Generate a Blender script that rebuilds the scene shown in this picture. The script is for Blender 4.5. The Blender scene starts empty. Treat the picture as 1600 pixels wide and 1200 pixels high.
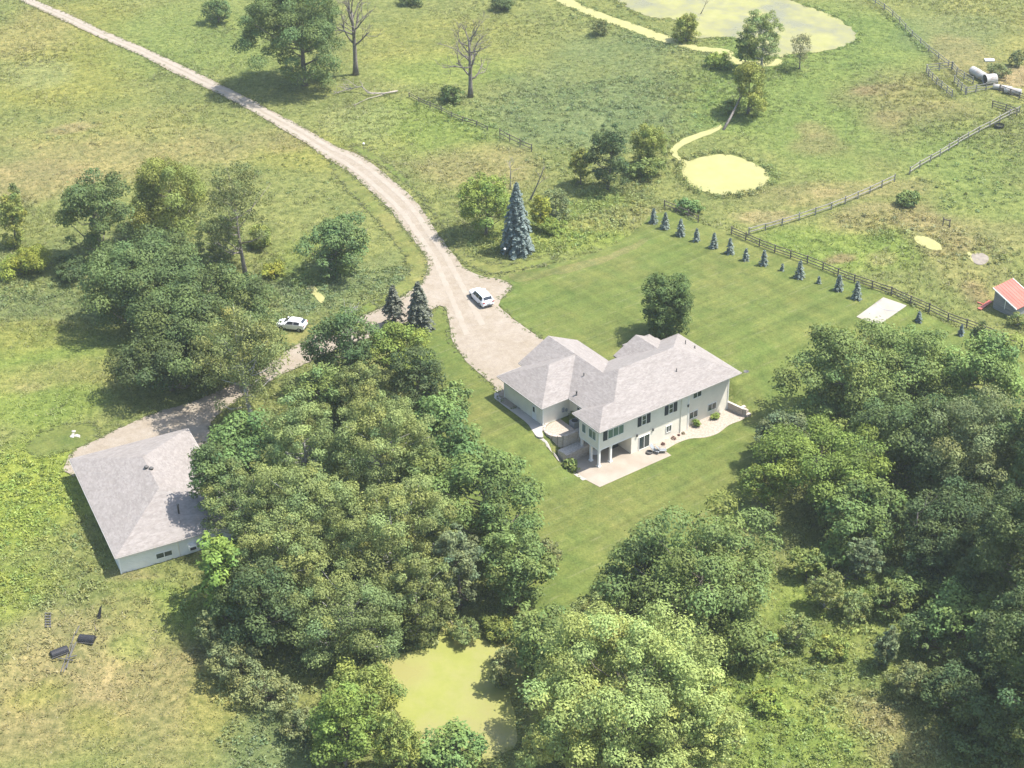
import bpy, bmesh, math, random
import numpy as np
from mathutils import Vector, Matrix
from mathutils.geometry import delaunay_2d_cdt

# ------------------------------------------------------------------ camera, world, sun, exposure
scene = bpy.context.scene
col = scene.collection
F_PX, PITCH, ROLL = 2600.0, 0.5572964, 0.0156883
CAM = np.array([-10.6867, -171.1440, 120.0781])
cam_data = bpy.data.cameras.new("camera")
cam_data.sensor_width = 36.0
cam_data.lens = F_PX / 1600.0 * 36.0
cam_data.clip_start = 1.0
cam_data.clip_end = 6000.0
cam = bpy.data.objects.new("camera", cam_data)
col.objects.link(cam)
cam.matrix_world = (Matrix.Translation(Vector(CAM)) @ Matrix.Rotation(math.pi / 2 - PITCH, 4, 'X')
                    @ Matrix.Rotation(-ROLL, 4, 'Z'))
scene.camera = cam

SUN_EL, SUN_AZ = math.radians(62), math.radians(5)      # azimuth of the sun, ccw from +X
world = bpy.data.worlds.new("World")
scene.world = world
world.use_nodes = True
wn = world.node_tree
sky = wn.nodes.new("ShaderNodeTexSky")
sky.sky_type = 'NISHITA'
sky.sun_disc = False
sky.sun_elevation = SUN_EL
sky.sun_rotation = math.pi / 2 - SUN_AZ
sky.air_density = 1.2
sky.dust_density = 1.5
bg = wn.nodes["Background"]
bg.inputs[1].default_value = 0.15
wn.links.new(sky.outputs[0], bg.inputs[0])

sun_data = bpy.data.lights.new("sun", 'SUN')
sun_data.energy = 4.7
sun_data.angle = math.radians(0.5)
sun_data.color = (1.0, 0.96, 0.89)
sun = bpy.data.objects.new("sun", sun_data)
col.objects.link(sun)
sd = Vector((math.cos(SUN_EL) * math.cos(SUN_AZ), math.cos(SUN_EL) * math.sin(SUN_AZ), math.sin(SUN_EL)))
sun.rotation_euler = sd.to_track_quat('Z', 'Y').to_euler()
sun.location = (60, 20, 150)

scene.view_settings.view_transform = 'Standard'
scene.view_settings.look = 'None'
scene.view_settings.exposure = 1.1
scene.view_settings.gamma = 1.0
scene.cycles.max_bounces = 6
scene.cycles.diffuse_bounces = 4
scene.cycles.transmission_bounces = 4
scene.cycles.volume_bounces = 1

# ------------------------------------------------------------------ projection helpers (photo pixels, 1600 x 1200)
CR, SR = math.cos(ROLL), math.sin(ROLL)
CT, ST = math.cos(PITCH), math.sin(PITCH)
YAW = 0.6130919
CY, SY = math.cos(YAW), math.sin(YAW)

def sstep(t):
    t = np.clip(t, 0, 1)
    return t * t * (3 - 2 * t)

def house_uv(x, y):
    return x * CY + y * SY, x * SY - y * CY

def hw(u, v, z=0.0):
    """house frame (u along the long front, v outwards from it) to world"""
    return (u * CY + v * SY, u * SY - v * CY, z)

def H(x, y):
    """height of the ground"""
    x = np.asarray(x, float); y = np.asarray(y, float)
    u, v = house_uv(x, y)
    h = 2.93 * (1 - sstep((v + 9.5) / 12.0)) - 1.5 * sstep((v - 5) / 24.0)
    wu = sstep((u + 4.2) / 2.0) * (1 - sstep((u - 24.5) / 1.6))
    wv = sstep((v + 6.6) / 1.2) * (1 - sstep((v - 2.6) / 2.5))
    w = wu * wv
    h = h * (1 - w) + np.minimum(h, -0.03) * w
    far = 1 - np.exp(-((np.abs(v + 2) / 26.0) ** 2)) * np.exp(-((np.abs(u - 8) / 45.0) ** 2))
    h = h + far * (0.22 * np.sin(x * 0.083 + 1.3) * np.sin(y * 0.071 + 0.4) + 0.12 * np.sin(x * 0.21 + y * 0.17))
    return h

def ray(px, py):
    A = px - 800.0; B = 600.0 - py
    a = A * CR + B * SR; b = -A * SR + B * CR
    x = a / F_PX; y = b / F_PX
    return np.array([x, CT + y * ST, -ST + y * CT])

def at(px, py, dz=0.0):
    """world point on the ground (plus dz) seen at a photo pixel"""
    r = ray(px, py); z = 2.0
    for _ in range(14):
        p = CAM + r * ((z - CAM[2]) / r[2])
        z = float(H(p[0], p[1])) + dz
    return CAM + r * ((z - CAM[2]) / r[2])

def at_z(px, py, z):
    r = ray(px, py)
    return CAM + r * ((z - CAM[2]) / r[2])

def project(P):
    P = np.asarray(P, float) - CAM
    zc = P[..., 1] * CT - P[..., 2] * ST
    yc = P[..., 1] * ST + P[..., 2] * CT
    a = F_PX * P[..., 0] / zc; b = F_PX * yc / zc
    return 800 + a * CR - b * SR, 600 - (a * SR + b * CR), zc

def ppm(P):
    return F_PX / project(P)[2]

def height_for(base, top_py):
    """height above base so that the top projects to the row top_py"""
    lo, hi = 0.0, 40.0
    for _ in range(40):
        m = (lo + hi) / 2
        if project((base[0], base[1], base[2] + m))[1] > top_py: lo = m
        else: hi = m
    return lo

def inpoly(x, y, poly):
    x = np.asarray(x); y = np.asarray(y)
    ins = np.zeros(x.shape, bool)
    n = len(poly); j = n - 1
    for i in range(n):
        xi, yi = poly[i]; xj, yj = poly[j]
        if yi != yj:
            c = ((yi > y) != (yj > y)) & (x < (xj - xi) * (y - yi) / (yj - yi) + xi)
            ins ^= c
        j = i
    return ins

# ------------------------------------------------------------------ materials
def new_mat(name):
    m = bpy.data.materials.new(name); m.use_nodes = True
    nt = m.node_tree
    return m, nt, nt.nodes["Principled BSDF"]

def mat(name, c, rough=0.7, c2=None, scale=1.0, detail=4.0, bump=0.0, bscale=None, metal=0.0, spec=0.3, stretch=None, lo=0.35, hi=0.65):
    m, nt, b = new_mat(name)
    b.inputs["Roughness"].default_value = rough
    b.inputs["Metallic"].default_value = metal
    b.inputs["Specular IOR Level"].default_value = spec
    b.inputs["Base Color"].default_value = (*c, 1)
    if c2 is not None or bump:
        g = nt.nodes.new("ShaderNodeNewGeometry")
        src = g.outputs["Position"]
        if stretch:
            mp = nt.nodes.new("ShaderNodeMapping"); mp.inputs["Scale"].default_value = stretch[0]
            mp.inputs["Rotation"].default_value = stretch[1]
            nt.links.new(src, mp.inputs[0]); src = mp.outputs[0]
    if c2 is not None:
        n = nt.nodes.new("ShaderNodeTexNoise"); n.inputs["Scale"].default_value = scale; n.inputs["Detail"].default_value = detail
        r = nt.nodes.new("ShaderNodeValToRGB")
        r.color_ramp.elements[0].position = lo; r.color_ramp.elements[1].position = hi
        r.color_ramp.elements[0].color = (*c, 1); r.color_ramp.elements[1].color = (*c2, 1)
        nt.links.new(src, n.inputs["Vector"]); nt.links.new(n.outputs["Fac"], r.inputs[0]); nt.links.new(r.outputs[0], b.inputs["Base Color"])
    if bump:
        n2 = nt.nodes.new("ShaderNodeTexNoise"); n2.inputs["Scale"].default_value = bscale or scale * 3; n2.inputs["Detail"].default_value = 5
        bp = nt.nodes.new("ShaderNodeBump"); bp.inputs["Strength"].default_value = bump; bp.inputs["Distance"].default_value = 0.1
        nt.links.new(src, n2.inputs["Vector"]); nt.links.new(n2.outputs["Fac"], bp.inputs["Height"]); nt.links.new(bp.outputs[0], b.inputs["Normal"])
    return m

def noise_node(nt, src, scale, detail=4, rough=0.6):
    n = nt.nodes.new("ShaderNodeTexNoise")
    n.inputs["Scale"].default_value = scale; n.inputs["Detail"].default_value = detail; n.inputs["Roughness"].default_value = rough
    nt.links.new(src, n.inputs["Vector"])
    return n.outputs["Fac"]

def ramp(nt, fac, stops):
    r = nt.nodes.new("ShaderNodeValToRGB")
    e = r.color_ramp.elements
    while len(e) < len(stops): e.new(0.5)
    for k, (p, c) in enumerate(stops):
        e[k].position = p; e[k].color = (*c, 1) if len(c) == 3 else c
    nt.links.new(fac, r.inputs[0])
    return r.outputs[0]

def mix(nt, mode, fac, a, b):
    m = nt.nodes.new("ShaderNodeMix"); m.data_type = 'RGBA'; m.blend_type = mode
    for sock, val in ((m.inputs[0], fac), (m.inputs[6], a), (m.inputs[7], b)):
        if hasattr(val, "is_linked") or hasattr(val, "links"): nt.links.new(val, sock)
        elif isinstance(val, (int, float)): sock.default_value = val
        else: sock.default_value = (*val, 1)
    return m.outputs[2]

def g3(v): return (v, v, v)

def ground_mat():
    m, nt, b = new_mat("meadow_soil")
    b.inputs["Roughness"].default_value = 0.95; b.inputs["Specular IOR Level"].default_value = 0.05
    a = nt.nodes.new("ShaderNodeAttribute"); a.attribute_name = "Col"
    g = nt.nodes.new("ShaderNodeNewGeometry"); P = g.outputs["Position"]
    c = a.outputs["Color"]
    c = mix(nt, 'MULTIPLY', 1.0, c, ramp(nt, noise_node(nt, P, 0.16, 6), [(0.3, (0.78, 0.84, 0.80)), (0.7, (1.2, 1.14, 1.08))]))
    c = mix(nt, 'MULTIPLY', 1.0, c, ramp(nt, noise_node(nt, P, 1.1, 5, 0.7), [(0.34, (0.56, 0.64, 0.56)), (0.66, (1.34, 1.28, 1.24))]))
    c = mix(nt, 'MULTIPLY', 1.0, c, ramp(nt, noise_node(nt, P, 4.5, 4, 0.7), [(0.3, (0.66, 0.70, 0.66)), (0.7, (1.28, 1.24, 1.22))]))
    nt.links.new(c, b.inputs["Base Color"])
    bp = nt.nodes.new("ShaderNodeBump"); bp.inputs["Strength"].default_value = 0.6; bp.inputs["Distance"].default_value = 0.35
    nt.links.new(noise_node(nt, P, 2.2, 7, 0.75), bp.inputs["Height"]); nt.links.new(bp.outputs[0], b.inputs["Normal"])
    return m

def lawn_mat(name, base, yellow, amt=0.5):
    m, nt, b = new_mat(name)
    b.inputs["Roughness"].default_value = 0.9; b.inputs["Specular IOR Level"].default_value = 0.08
    g = nt.nodes.new("ShaderNodeNewGeometry"); P = g.outputs["Position"]
    c = mix(nt, 'MIX', ramp(nt, noise_node(nt, P, 0.055, 5, 0.6), [(0.40, g3(0.0)), (0.68, g3(amt))]), base, yellow)
    c = mix(nt, 'MULTIPLY', 1.0, c, ramp(nt, noise_node(nt, P, 0.35, 5), [(0.32, (0.80, 0.88, 0.82)), (0.68, (1.18, 1.10, 1.06))]))
    # mower passes: long narrow streaks in two directions
    for rot, sc, lo, hi in ((YAW + 0.03, (0.015, 0.75, 1), 0.86, 1.13), (YAW - 1.52, (0.02, 0.8, 1), 0.92, 1.09)):
        mp = nt.nodes.new("ShaderNodeMapping"); mp.vector_type = 'TEXTURE'
        mp.inputs["Rotation"].default_value = (0, 0, rot); mp.inputs["Scale"].default_value = (1 / sc[0], 1 / sc[1], 1)
        nt.links.new(P, mp.inputs[0])
        c = mix(nt, 'MULTIPLY', 1.0, c, ramp(nt, noise_node(nt, mp.outputs[0], 1.0, 3), [(0.35, g3(lo)), (0.65, g3(hi))]))
    # thin dry clippings left in rows
    mp = nt.nodes.new("ShaderNodeMapping"); mp.vector_type = 'TEXTURE'
    mp.inputs["Rotation"].default_value = (0, 0, YAW); mp.inputs["Scale"].default_value = (1, 1, 1)
    nt.links.new(P, mp.inputs[0])
    w = nt.nodes.new("ShaderNodeTexWave"); w.wave_type = 'BANDS'; w.bands_direction = 'Y'
    w.inputs["Scale"].default_value = 0.17; w.inputs["Distortion"].default_value = 1.2; w.inputs["Detail"].default_value = 2
    w.inputs["Detail Scale"].default_value = 0.4
    nt.links.new(mp.outputs[0], w.inputs["Vector"])
    row = ramp(nt, w.outputs["Fac"], [(0.93, g3(0)), (0.995, g3(1))])
    brk = ramp(nt, noise_node(nt, P, 0.45, 3), [(0.50, g3(0)), (0.62, g3(0.22))])
    c = mix(nt, 'MIX', mix(nt, 'MULTIPLY', 1.0, row, brk), c, (0.21, 0.20, 0.12))
    c = mix(nt, 'MULTIPLY', 1.0, c, ramp(nt, noise_node(nt, P, 4.0, 4, 0.8), [(0.34, (0.68, 0.72, 0.66)), (0.66, (1.28, 1.24, 1.24))]))
    c = mix(nt, 'MULTIPLY', 1.0, c, ramp(nt, noise_node(nt, P, 1.1, 5, 0.75), [(0.32, (0.82, 0.86, 0.82)), (0.68, (1.15, 1.11, 1.1))]))
    nt.links.new(c, b.inputs["Base Color"])
    bp = nt.nodes.new("ShaderNodeBump"); bp.inputs["Strength"].default_value = 0.4; bp.inputs["Distance"].default_value = 0.05
    nt.links.new(noise_node(nt, P, 9, 4, 0.7), bp.inputs["Height"]); nt.links.new(bp.outputs[0], b.inputs["Normal"])
    return m

def gravel_mat():
    m, nt, b = new_mat("gravel")
    b.inputs["Roughness"].default_value = 0.95; b.inputs["Specular IOR Level"].default_value = 0.1
    g = nt.nodes.new("ShaderNodeNewGeometry"); P = g.outputs["Position"]
    c = ramp(nt, noise_node(nt, P, 0.5, 6, 0.65), [(0.3, (0.226, 0.188, 0.140)), (0.52, (0.254, 0.216, 0.170)), (0.75, (0.278, 0.242, 0.198))])
    c = mix(nt, 'MULTIPLY', 1.0, c, ramp(nt, noise_node(nt, P, 6, 4, 0.8), [(0.3, g3(0.80)), (0.7, g3(1.16))]))
    c = mix(nt, 'MULTIPLY', 1.0, c, ramp(nt, noise_node(nt, P, 1.4, 5, 0.75), [(0.32, (0.90, 0.88, 0.86)), (0.66, g3(1.06))]))
    c = mix(nt, 'MIX', ramp(nt, noise_node(nt, P, 0.22, 5, 0.7), [(0.58, g3(0)), (0.72, g3(0.45))]), c, (0.225, 0.185, 0.135))
    nt.links.new(c, b.inputs["Base Color"])
    return m

def track_mat():
    m, nt, b = new_mat("packed_gravel")
    b.inputs["Roughness"].default_value = 0.95; b.inputs["Specular IOR Level"].default_value = 0.1
    g = nt.nodes.new("ShaderNodeNewGeometry"); P = g.outputs["Position"]
    c = ramp(nt, noise_node(nt, P, 0.8, 6, 0.7), [(0.3, (0.248, 0.210, 0.164)), (0.7, (0.292, 0.256, 0.210))])
    nt.links.new(c, b.inputs["Base Color"])
    return m

def pond_mat(name, algae, water, lo, hi, scale):
    m, nt, b = new_mat(name)
    g = nt.nodes.new("ShaderNodeNewGeometry"); P = g.outputs["Position"]
    f = ramp(nt, noise_node(nt, P, scale, 7, 0.62), [(lo, g3(0)), (hi, g3(1))])
    al = mix(nt, 'MULTIPLY', 1.0, algae, ramp(nt, noise_node(nt, P, 0.45, 8, 0.75), [(0.3, (0.86, 0.89, 0.80)), (0.7, (1.06, 1.05, 1.1))]))
    c = mix(nt, 'MIX', f, water, al)
    nt.links.new(c, b.inputs["Base Color"])
    r = nt.nodes.new("ShaderNodeMapRange"); r.inputs[3].default_value = 0.25; r.inputs[4].default_value = 0.85
    nt.links.new(f, r.inputs[0]); nt.links.new(r.outputs[0], b.inputs["Roughness"])
    b.inputs["Specular IOR Level"].default_value = 0.25
    return m

def shingle_mat():
    m, nt, b = new_mat("shingles")
    b.inputs["Roughness"].default_value = 0.9; b.inputs["Specular IOR Level"].default_value = 0.12
    g = nt.nodes.new("ShaderNodeNewGeometry"); P = g.outputs["Position"]
    # courses follow height on the slope; tabs vary along it
    mp = nt.nodes.new("ShaderNodeMapping"); mp.inputs["Rotation"].default_value = (0, 0, -YAW); mp.inputs["Scale"].default_value = (2.2, 2.2, 11.0)
    nt.links.new(P, mp.inputs[0])
    v = nt.nodes.new("ShaderNodeTexVoronoi"); v.inputs["Scale"].default_value = 1.3; nt.links.new(mp.outputs[0], v.inputs["Vector"])
    sp = nt.nodes.new("ShaderNodeSeparateColor"); nt.links.new(v.outputs["Color"], sp.inputs[0])
    c = ramp(nt, sp.outputs[0], [(0.0, (0.200, 0.177, 0.161)), (0.5, (0.224, 0.200, 0.183)), (1.0, (0.250, 0.226, 0.208))])
    c = mix(nt, 'MULTIPLY', 1.0, c, ramp(nt, noise_node(nt, mp.outputs[0], 0.35, 5, 0.7), [(0.3, g3(0.88)), (0.7, g3(1.12))]))
    nt.links.new(c, b.inputs["Base Color"])
    return m

def siding_mat(name, c, step=0.2):
    m, nt, b = new_mat(name)
    b.inputs["Roughness"].default_value = 0.6; b.inputs["Specular IOR Level"].default_value = 0.25
    g = nt.nodes.new("ShaderNodeNewGeometry")
    sp = nt.nodes.new("ShaderNodeSeparateXYZ"); nt.links.new(g.outputs["Position"], sp.inputs[0])
    md = nt.nodes.new("ShaderNodeMath"); md.operation = 'PINGPONG'; md.inputs[1].default_value = step / 2
    nt.links.new(sp.outputs[2], md.inputs[0])
    mr = nt.nodes.new("ShaderNodeMath"); mr.operation = 'MULTIPLY'; mr.inputs[1].default_value = 2 / step
    nt.links.new(md.outputs[0], mr.inputs[0])
    bp = nt.nodes.new("ShaderNodeBump"); bp.inputs["Strength"].default_value = 0.5; bp.inputs["Distance"].default_value = 0.02
    nt.links.new(mr.outputs[0], bp.inputs["Height"]); nt.links.new(bp.outputs[0], b.inputs["Normal"])
    c2 = mix(nt, 'MULTIPLY', 1.0, c, ramp(nt, noise_node(nt, g.outputs["Position"], 0.8, 4), [(0.3, g3(0.93)), (0.7, g3(1.04))]))
    nt.links.new(c2, b.inputs["Base Color"])
    return m

def leaf_mat(name, trans=0.2, gloss=0.012):
    m = bpy.data.materials.new(name); m.use_nodes = True
    nt = m.node_tree; nt.nodes.clear()
    o = nt.nodes.new("ShaderNodeOutputMaterial")
    a = nt.nodes.new("ShaderNodeAttribute"); a.attribute_name = "Col"
    d = nt.nodes.new("ShaderNodeBsdfDiffuse"); t = nt.nodes.new("ShaderNodeBsdfTranslucent")
    gl = nt.nodes.new("ShaderNodeBsdfGlossy"); gl.inputs["Roughness"].default_value = 0.6
    tc = mix(nt, 'MULTIPLY', 1.0, a.outputs["Color"], (1.25, 1.3, 0.7))
    nt.links.new(a.outputs["Color"], d.inputs[0]); nt.links.new(tc, t.inputs[0])
    m1 = nt.nodes.new("ShaderNodeMixShader"); m1.inputs[0].default_value = trans
    nt.links.new(d.outputs[0], m1.inputs[1]); nt.links.new(t.outputs[0], m1.inputs[2])
    m2 = nt.nodes.new("ShaderNodeMixShader"); m2.inputs[0].default_value = gloss
    nt.links.new(m1.outputs[0], m2.inputs[1]); nt.links.new(gl.outputs[0], m2.inputs[2])
    nt.links.new(m2.outputs[0], o.inputs[0])
    return m

M = {}
M['ground'] = ground_mat()
M['lawn'] = lawn_mat("lawn_grass", (0.091, 0.117, 0.032), (0.138, 0.132, 0.047), 0.55)
M['verge'] = lawn_mat("verge_grass", (0.108, 0.134, 0.036), (0.155, 0.145, 0.056), 0.8)
M['worn'] = lawn_mat('worn_grass', (0.096, 0.112, 0.034), (0.165, 0.140, 0.068), .9)
M['gravel'] = gravel_mat()
M['track'] = track_mat()
M['pond'] = pond_mat("duckweed_pond", (0.285, 0.268, 0.112), (0.16, 0.15, 0.08), 0.12, 0.32, 0.12)
M['duck'] = pond_mat("duckweed_green", (0.215, 0.222, 0.056), (0.228, 0.214, 0.078), 0.40, 0.58, 0.13)
M['big_pond'] = pond_mat("algae_lake", (0.245, 0.235, 0.095), (0.17, 0.16, 0.085), 0.38, 0.58, 0.15)
M['mud'] = mat("mud", (0.16, 0.135, 0.11), 0.8, (0.22, 0.19, 0.15), 1.5)
M['shingle'] = shingle_mat()
M['siding'] = siding_mat("cream_siding", (0.74, 0.695, 0.59))
M['barn_siding'] = siding_mat("white_siding", (0.68, 0.67, 0.62), 0.25)
M['white'] = mat("white_trim", (0.76, 0.75, 0.71), 0.5)
M['fascia'] = mat("fascia", (0.36, 0.33, 0.30), 0.5)
M['gutter'] = mat("brown_gutter", (0.24, 0.205, 0.175), 0.5)
M['shutter'] = mat("dark_shutter", (0.035, 0.04, 0.05), 0.5)
M['glass'] = mat("window_glass", (0.035, 0.05, 0.05), 0.08, spec=0.6)
M['glass_green'] = mat("sunroom_glass", (0.10, 0.16, 0.13), 0.12, spec=0.6)
M['concrete'] = mat("concrete", (0.31, 0.285, 0.25), 0.9, (0.36, 0.33, 0.295), 0.6, 6)
M['pad'] = mat("pad_concrete", (0.265, 0.236, 0.198), 0.9, (0.30, 0.272, 0.235), 0.5, 6)
M['patio'] = mat("patio_concrete", (0.255, 0.213, 0.168), 0.9, (0.315, 0.272, 0.222), 0.35, 6)
M['rockbed'] = mat("tan_rock_bed", (0.27, 0.22, 0.175), 0.95, (0.37, 0.32, 0.265), 5.0, 5, bump=0.5, bscale=8)
M['greybed'] = mat("grey_rock_bed", (0.32, 0.29, 0.26), 0.95, (0.50, 0.46, 0.41), 5.0, 5, bump=0.5, bscale=8)
M['block'] = mat("retaining_block", (0.34, 0.285, 0.24), 0.9, (0.46, 0.40, 0.34), 2.5, 4, stretch=((1, 1, 4), (0, 0, 0)))
M['metal'] = mat("grey_metal", (0.30, 0.32, 0.34), 0.45, metal=0.3)
M['dark'] = mat("black_plastic", (0.02, 0.02, 0.024), 0.6)
M['dark_vent'] = mat("vent_metal", (0.09, 0.085, 0.08), 0.6)
M['old_wood'] = mat("weathered_wood", (0.20, 0.18, 0.155), 0.9, (0.29, 0.27, 0.24), 3, 4)
M['fence_wood'] = mat("brown_fence_wood", (0.105, 0.085, 0.068), 0.9, (0.17, 0.145, 0.12), 3, 4)
M['grey_plank'] = mat("grey_planks", (0.165, 0.165, 0.165), 0.9, (0.29, 0.285, 0.27), 1.0, 4, stretch=((0.5, 0.5, 9), (0, 0, 0)))
M['red_roof'] = mat("red_metal_roof", (0.34, 0.085, 0.06), 0.5, (0.38, 0.11, 0.08), 0.6, 4)
M['bark'] = mat("bark", (0.09, 0.075, 0.06), 0.95, (0.16, 0.14, 0.115), 4, 4)
M['pale_bark'] = mat("pale_bark", (0.27, 0.255, 0.23), 0.9, (0.40, 0.385, 0.355), 3, 4)
M['dead_bark'] = mat("dead_bark", (0.12, 0.10, 0.088), 0.9, (0.20, 0.175, 0.155), 3, 4)
M['bleached'] = mat("bleached_wood", (0.24, 0.205, 0.17), 0.9, (0.34, 0.30, 0.26), 3, 4)
M['leaf'] = leaf_mat("leaves")
M['needle'] = leaf_mat("needles", 0.12, 0.05)
M['grass'] = leaf_mat("grass_blades", 0.3, 0.03)
M['car_paint'] = mat("white_car_paint", (0.80, 0.80, 0.80), 0.25, spec=0.6)
M['car_glass'] = mat("car_glass", (0.03, 0.032, 0.038), 0.1, spec=0.6)
M['tyre'] = mat("rubber", (0.02, 0.02, 0.02), 0.8)
M['rim'] = mat("alloy", (0.42, 0.42, 0.43), 0.35, metal=0.6)
M['tail'] = mat("tail_lamp", (0.42, 0.03, 0.03), 0.25)
M['lamp'] = mat("lamp_glass", (0.55, 0.57, 0.58), 0.15, spec=0.6)
M['rust_white'] = mat("rusty_white_tank", (0.36, 0.345, 0.32), 0.6, (0.25, 0.20, 0.165), 1.2, 5, lo=0.5, hi=0.72)
M['red_flower'] = mat("maroon_leaves", (0.12, 0.035, 0.04), 0.8, (0.2, 0.07, 0.06), 6)

# ------------------------------------------------------------------ object helpers
def link(o, parent=None):
    col.objects.link(o)
    if parent is not None:
        o.parent = parent
        if parent.name in WORLD_BUILT: o.matrix_parent_inverse = WORLD_BUILT[parent.name]
    return o

WORLD_BUILT = {}         # things whose parts are modelled in world coordinates

def site(name, loc, label, cat, group=None):
    o = thing(name, loc, label, cat, group)
    WORLD_BUILT[o.name] = Matrix.Translation(-Vector(loc))
    return o

def tag(o, label=None, cat=None, group=None, kind=None):
    if label: o["label"] = label
    if cat: o["category"] = cat
    if group: o["group"] = group
    if kind: o["kind"] = kind
    return o

def thing(name, loc, label, cat, group=None, rz=0.0):
    o = bpy.data.objects.new(name, None)
    o.empty_display_size = 0.3
    o.location = loc; o.rotation_euler = (0, 0, rz)
    link(o)
    return tag(o, label, cat, group)

class MB:
    """collects polygons; build() links them as one mesh object"""
    def __init__(self): self.v = []; self.f = []
    def add(self, vs, fs):
        n = len(self.v); self.v.extend([tuple(map(float, p)) for p in vs]); self.f.extend([tuple(i + n for i in f) for f in fs]); return self
    def box(self, x0, y0, z0, x1, y1, z1, T=None):
        vs = [(x0, y0, z0), (x1, y0, z0), (x1, y1, z0), (x0, y1, z0), (x0, y0, z1), (x1, y0, z1), (x1, y1, z1), (x0, y1, z1)]
        if T: vs = [T(*p) for p in vs]
        return self.add(vs, [(3, 2, 1, 0), (4, 5, 6, 7), (0, 1, 5, 4), (1, 2, 6, 5), (2, 3, 7, 6), (3, 0, 4, 7)])
    def prism(self, poly, z0, z1, T=None):
        n = len(poly)
        vs = [(x, y, z0) for x, y in poly] + [(x, y, z1) for x, y in poly]
        if T: vs = [T(*p) for p in vs]
        return self.add(vs, [tuple(range(n - 1, -1, -1)), tuple(range(n, 2 * n))] + [(i, (i + 1) % n, n + (i + 1) % n, n + i) for i in range(n)])
    def beam(self, a, b, w, h):
        a = Vector(a); b = Vector(b); d = (b - a).normalized()
        up = Vector((0, 0, 1)) if abs(d.z) < 0.95 else Vector((0, 1, 0))
        s = d.cross(up).normalized() * w / 2; t = s.cross(d).normalized() * h / 2
        vs = [a - s - t, a + s - t, a + s + t, a - s + t, b - s - t, b + s - t, b + s + t, b - s + t]
        return self.add(vs, [(3, 2, 1, 0), (4, 5, 6, 7), (0, 1, 5, 4), (1, 2, 6, 5), (2, 3, 7, 6), (3, 0, 4, 7)])
    def tube(self, pts, rad, n=6, cap=True):
        pts = [Vector(p) for p in pts]; k = len(pts); vs = []; fs = []
        ref = Vector((0.31, 0.17, 0.93))
        for i, p in enumerate(pts):
            d = (pts[min(i + 1, k - 1)] - pts[max(i - 1, 0)]).normalized()
            s = d.cross(ref)
            if s.length < 1e-3: s = d.cross(Vector((1, 0, 0)))
            s.normalize(); t = d.cross(s)
            r = rad[i] if hasattr(rad, "__len__") else rad
            for j in range(n):
                a = 2 * math.pi * j / n
                vs.append(p + (s * math.cos(a) + t * math.sin(a)) * r)
        for i in range(k - 1):
            for j in range(n):
                fs.append((i * n + j, i * n + (j + 1) % n, (i + 1) * n + (j + 1) % n, (i + 1) * n + j))
        if cap:
            fs.append(tuple(range(n - 1, -1, -1))); fs.append(tuple(range((k - 1) * n, k * n)))
        return self.add(vs, fs)
    def lathe(self, prof, c=(0, 0, 0), n=16):
        vs = []; fs = []
        for r, z in prof:
            for j in range(n):
                a = 2 * math.pi * j / n
                vs.append((c[0] + r * math.cos(a), c[1] + r * math.sin(a), c[2] + z))
        for i in range(len(prof) - 1):
            for j in range(n):
                fs.append((i * n + j, i * n + (j + 1) % n, (i + 1) * n + (j + 1) % n, (i + 1) * n + j))
        fs.append(tuple(range(n - 1, -1, -1))); fs.append(tuple(range((len(prof) - 1) * n, len(prof) * n)))
        return self.add(vs, fs)
    def build(self, name, m, parent=None, smooth=False):
        me = bpy.data.meshes.new(name)
        me.from_pydata(self.v, [], self.f)
        me.validate()
        bm = bmesh.new(); bm.from_mesh(me); bmesh.ops.recalc_face_normals(bm, faces=bm.faces); bm.to_mesh(me); bm.free()
        if smooth: me.polygons.foreach_set("use_smooth", [True] * len(me.polygons))
        me.materials.append(m)
        return link(bpy.data.objects.new(name, me), parent)

def np_mesh(name, verts, nper, cols, m, parent=None):
    """verts (n*nper,3): independent polygons with nper corners each, cols (n*nper,3)"""
    nv = len(verts); nf = nv // nper
    me = bpy.data.meshes.new(name)
    me.vertices.add(nv); me.loops.add(nv); me.polygons.add(nf)
    me.vertices.foreach_set("co", np.ascontiguousarray(verts, np.float32).ravel())
    me.loops.foreach_set("vertex_index", np.arange(nv, dtype=np.int32))
    me.polygons.foreach_set("loop_start", np.arange(0, nv, nper, dtype=np.int32))
    me.update(calc_edges=True)
    ca = me.color_attributes.new("Col", 'FLOAT_COLOR', 'POINT')
    c4 = np.ones((nv, 4), np.float32); c4[:, :3] = cols
    ca.data.foreach_set("color", c4.ravel())
    me.materials.append(m)
    return link(bpy.data.objects.new(name, me), parent)

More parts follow.
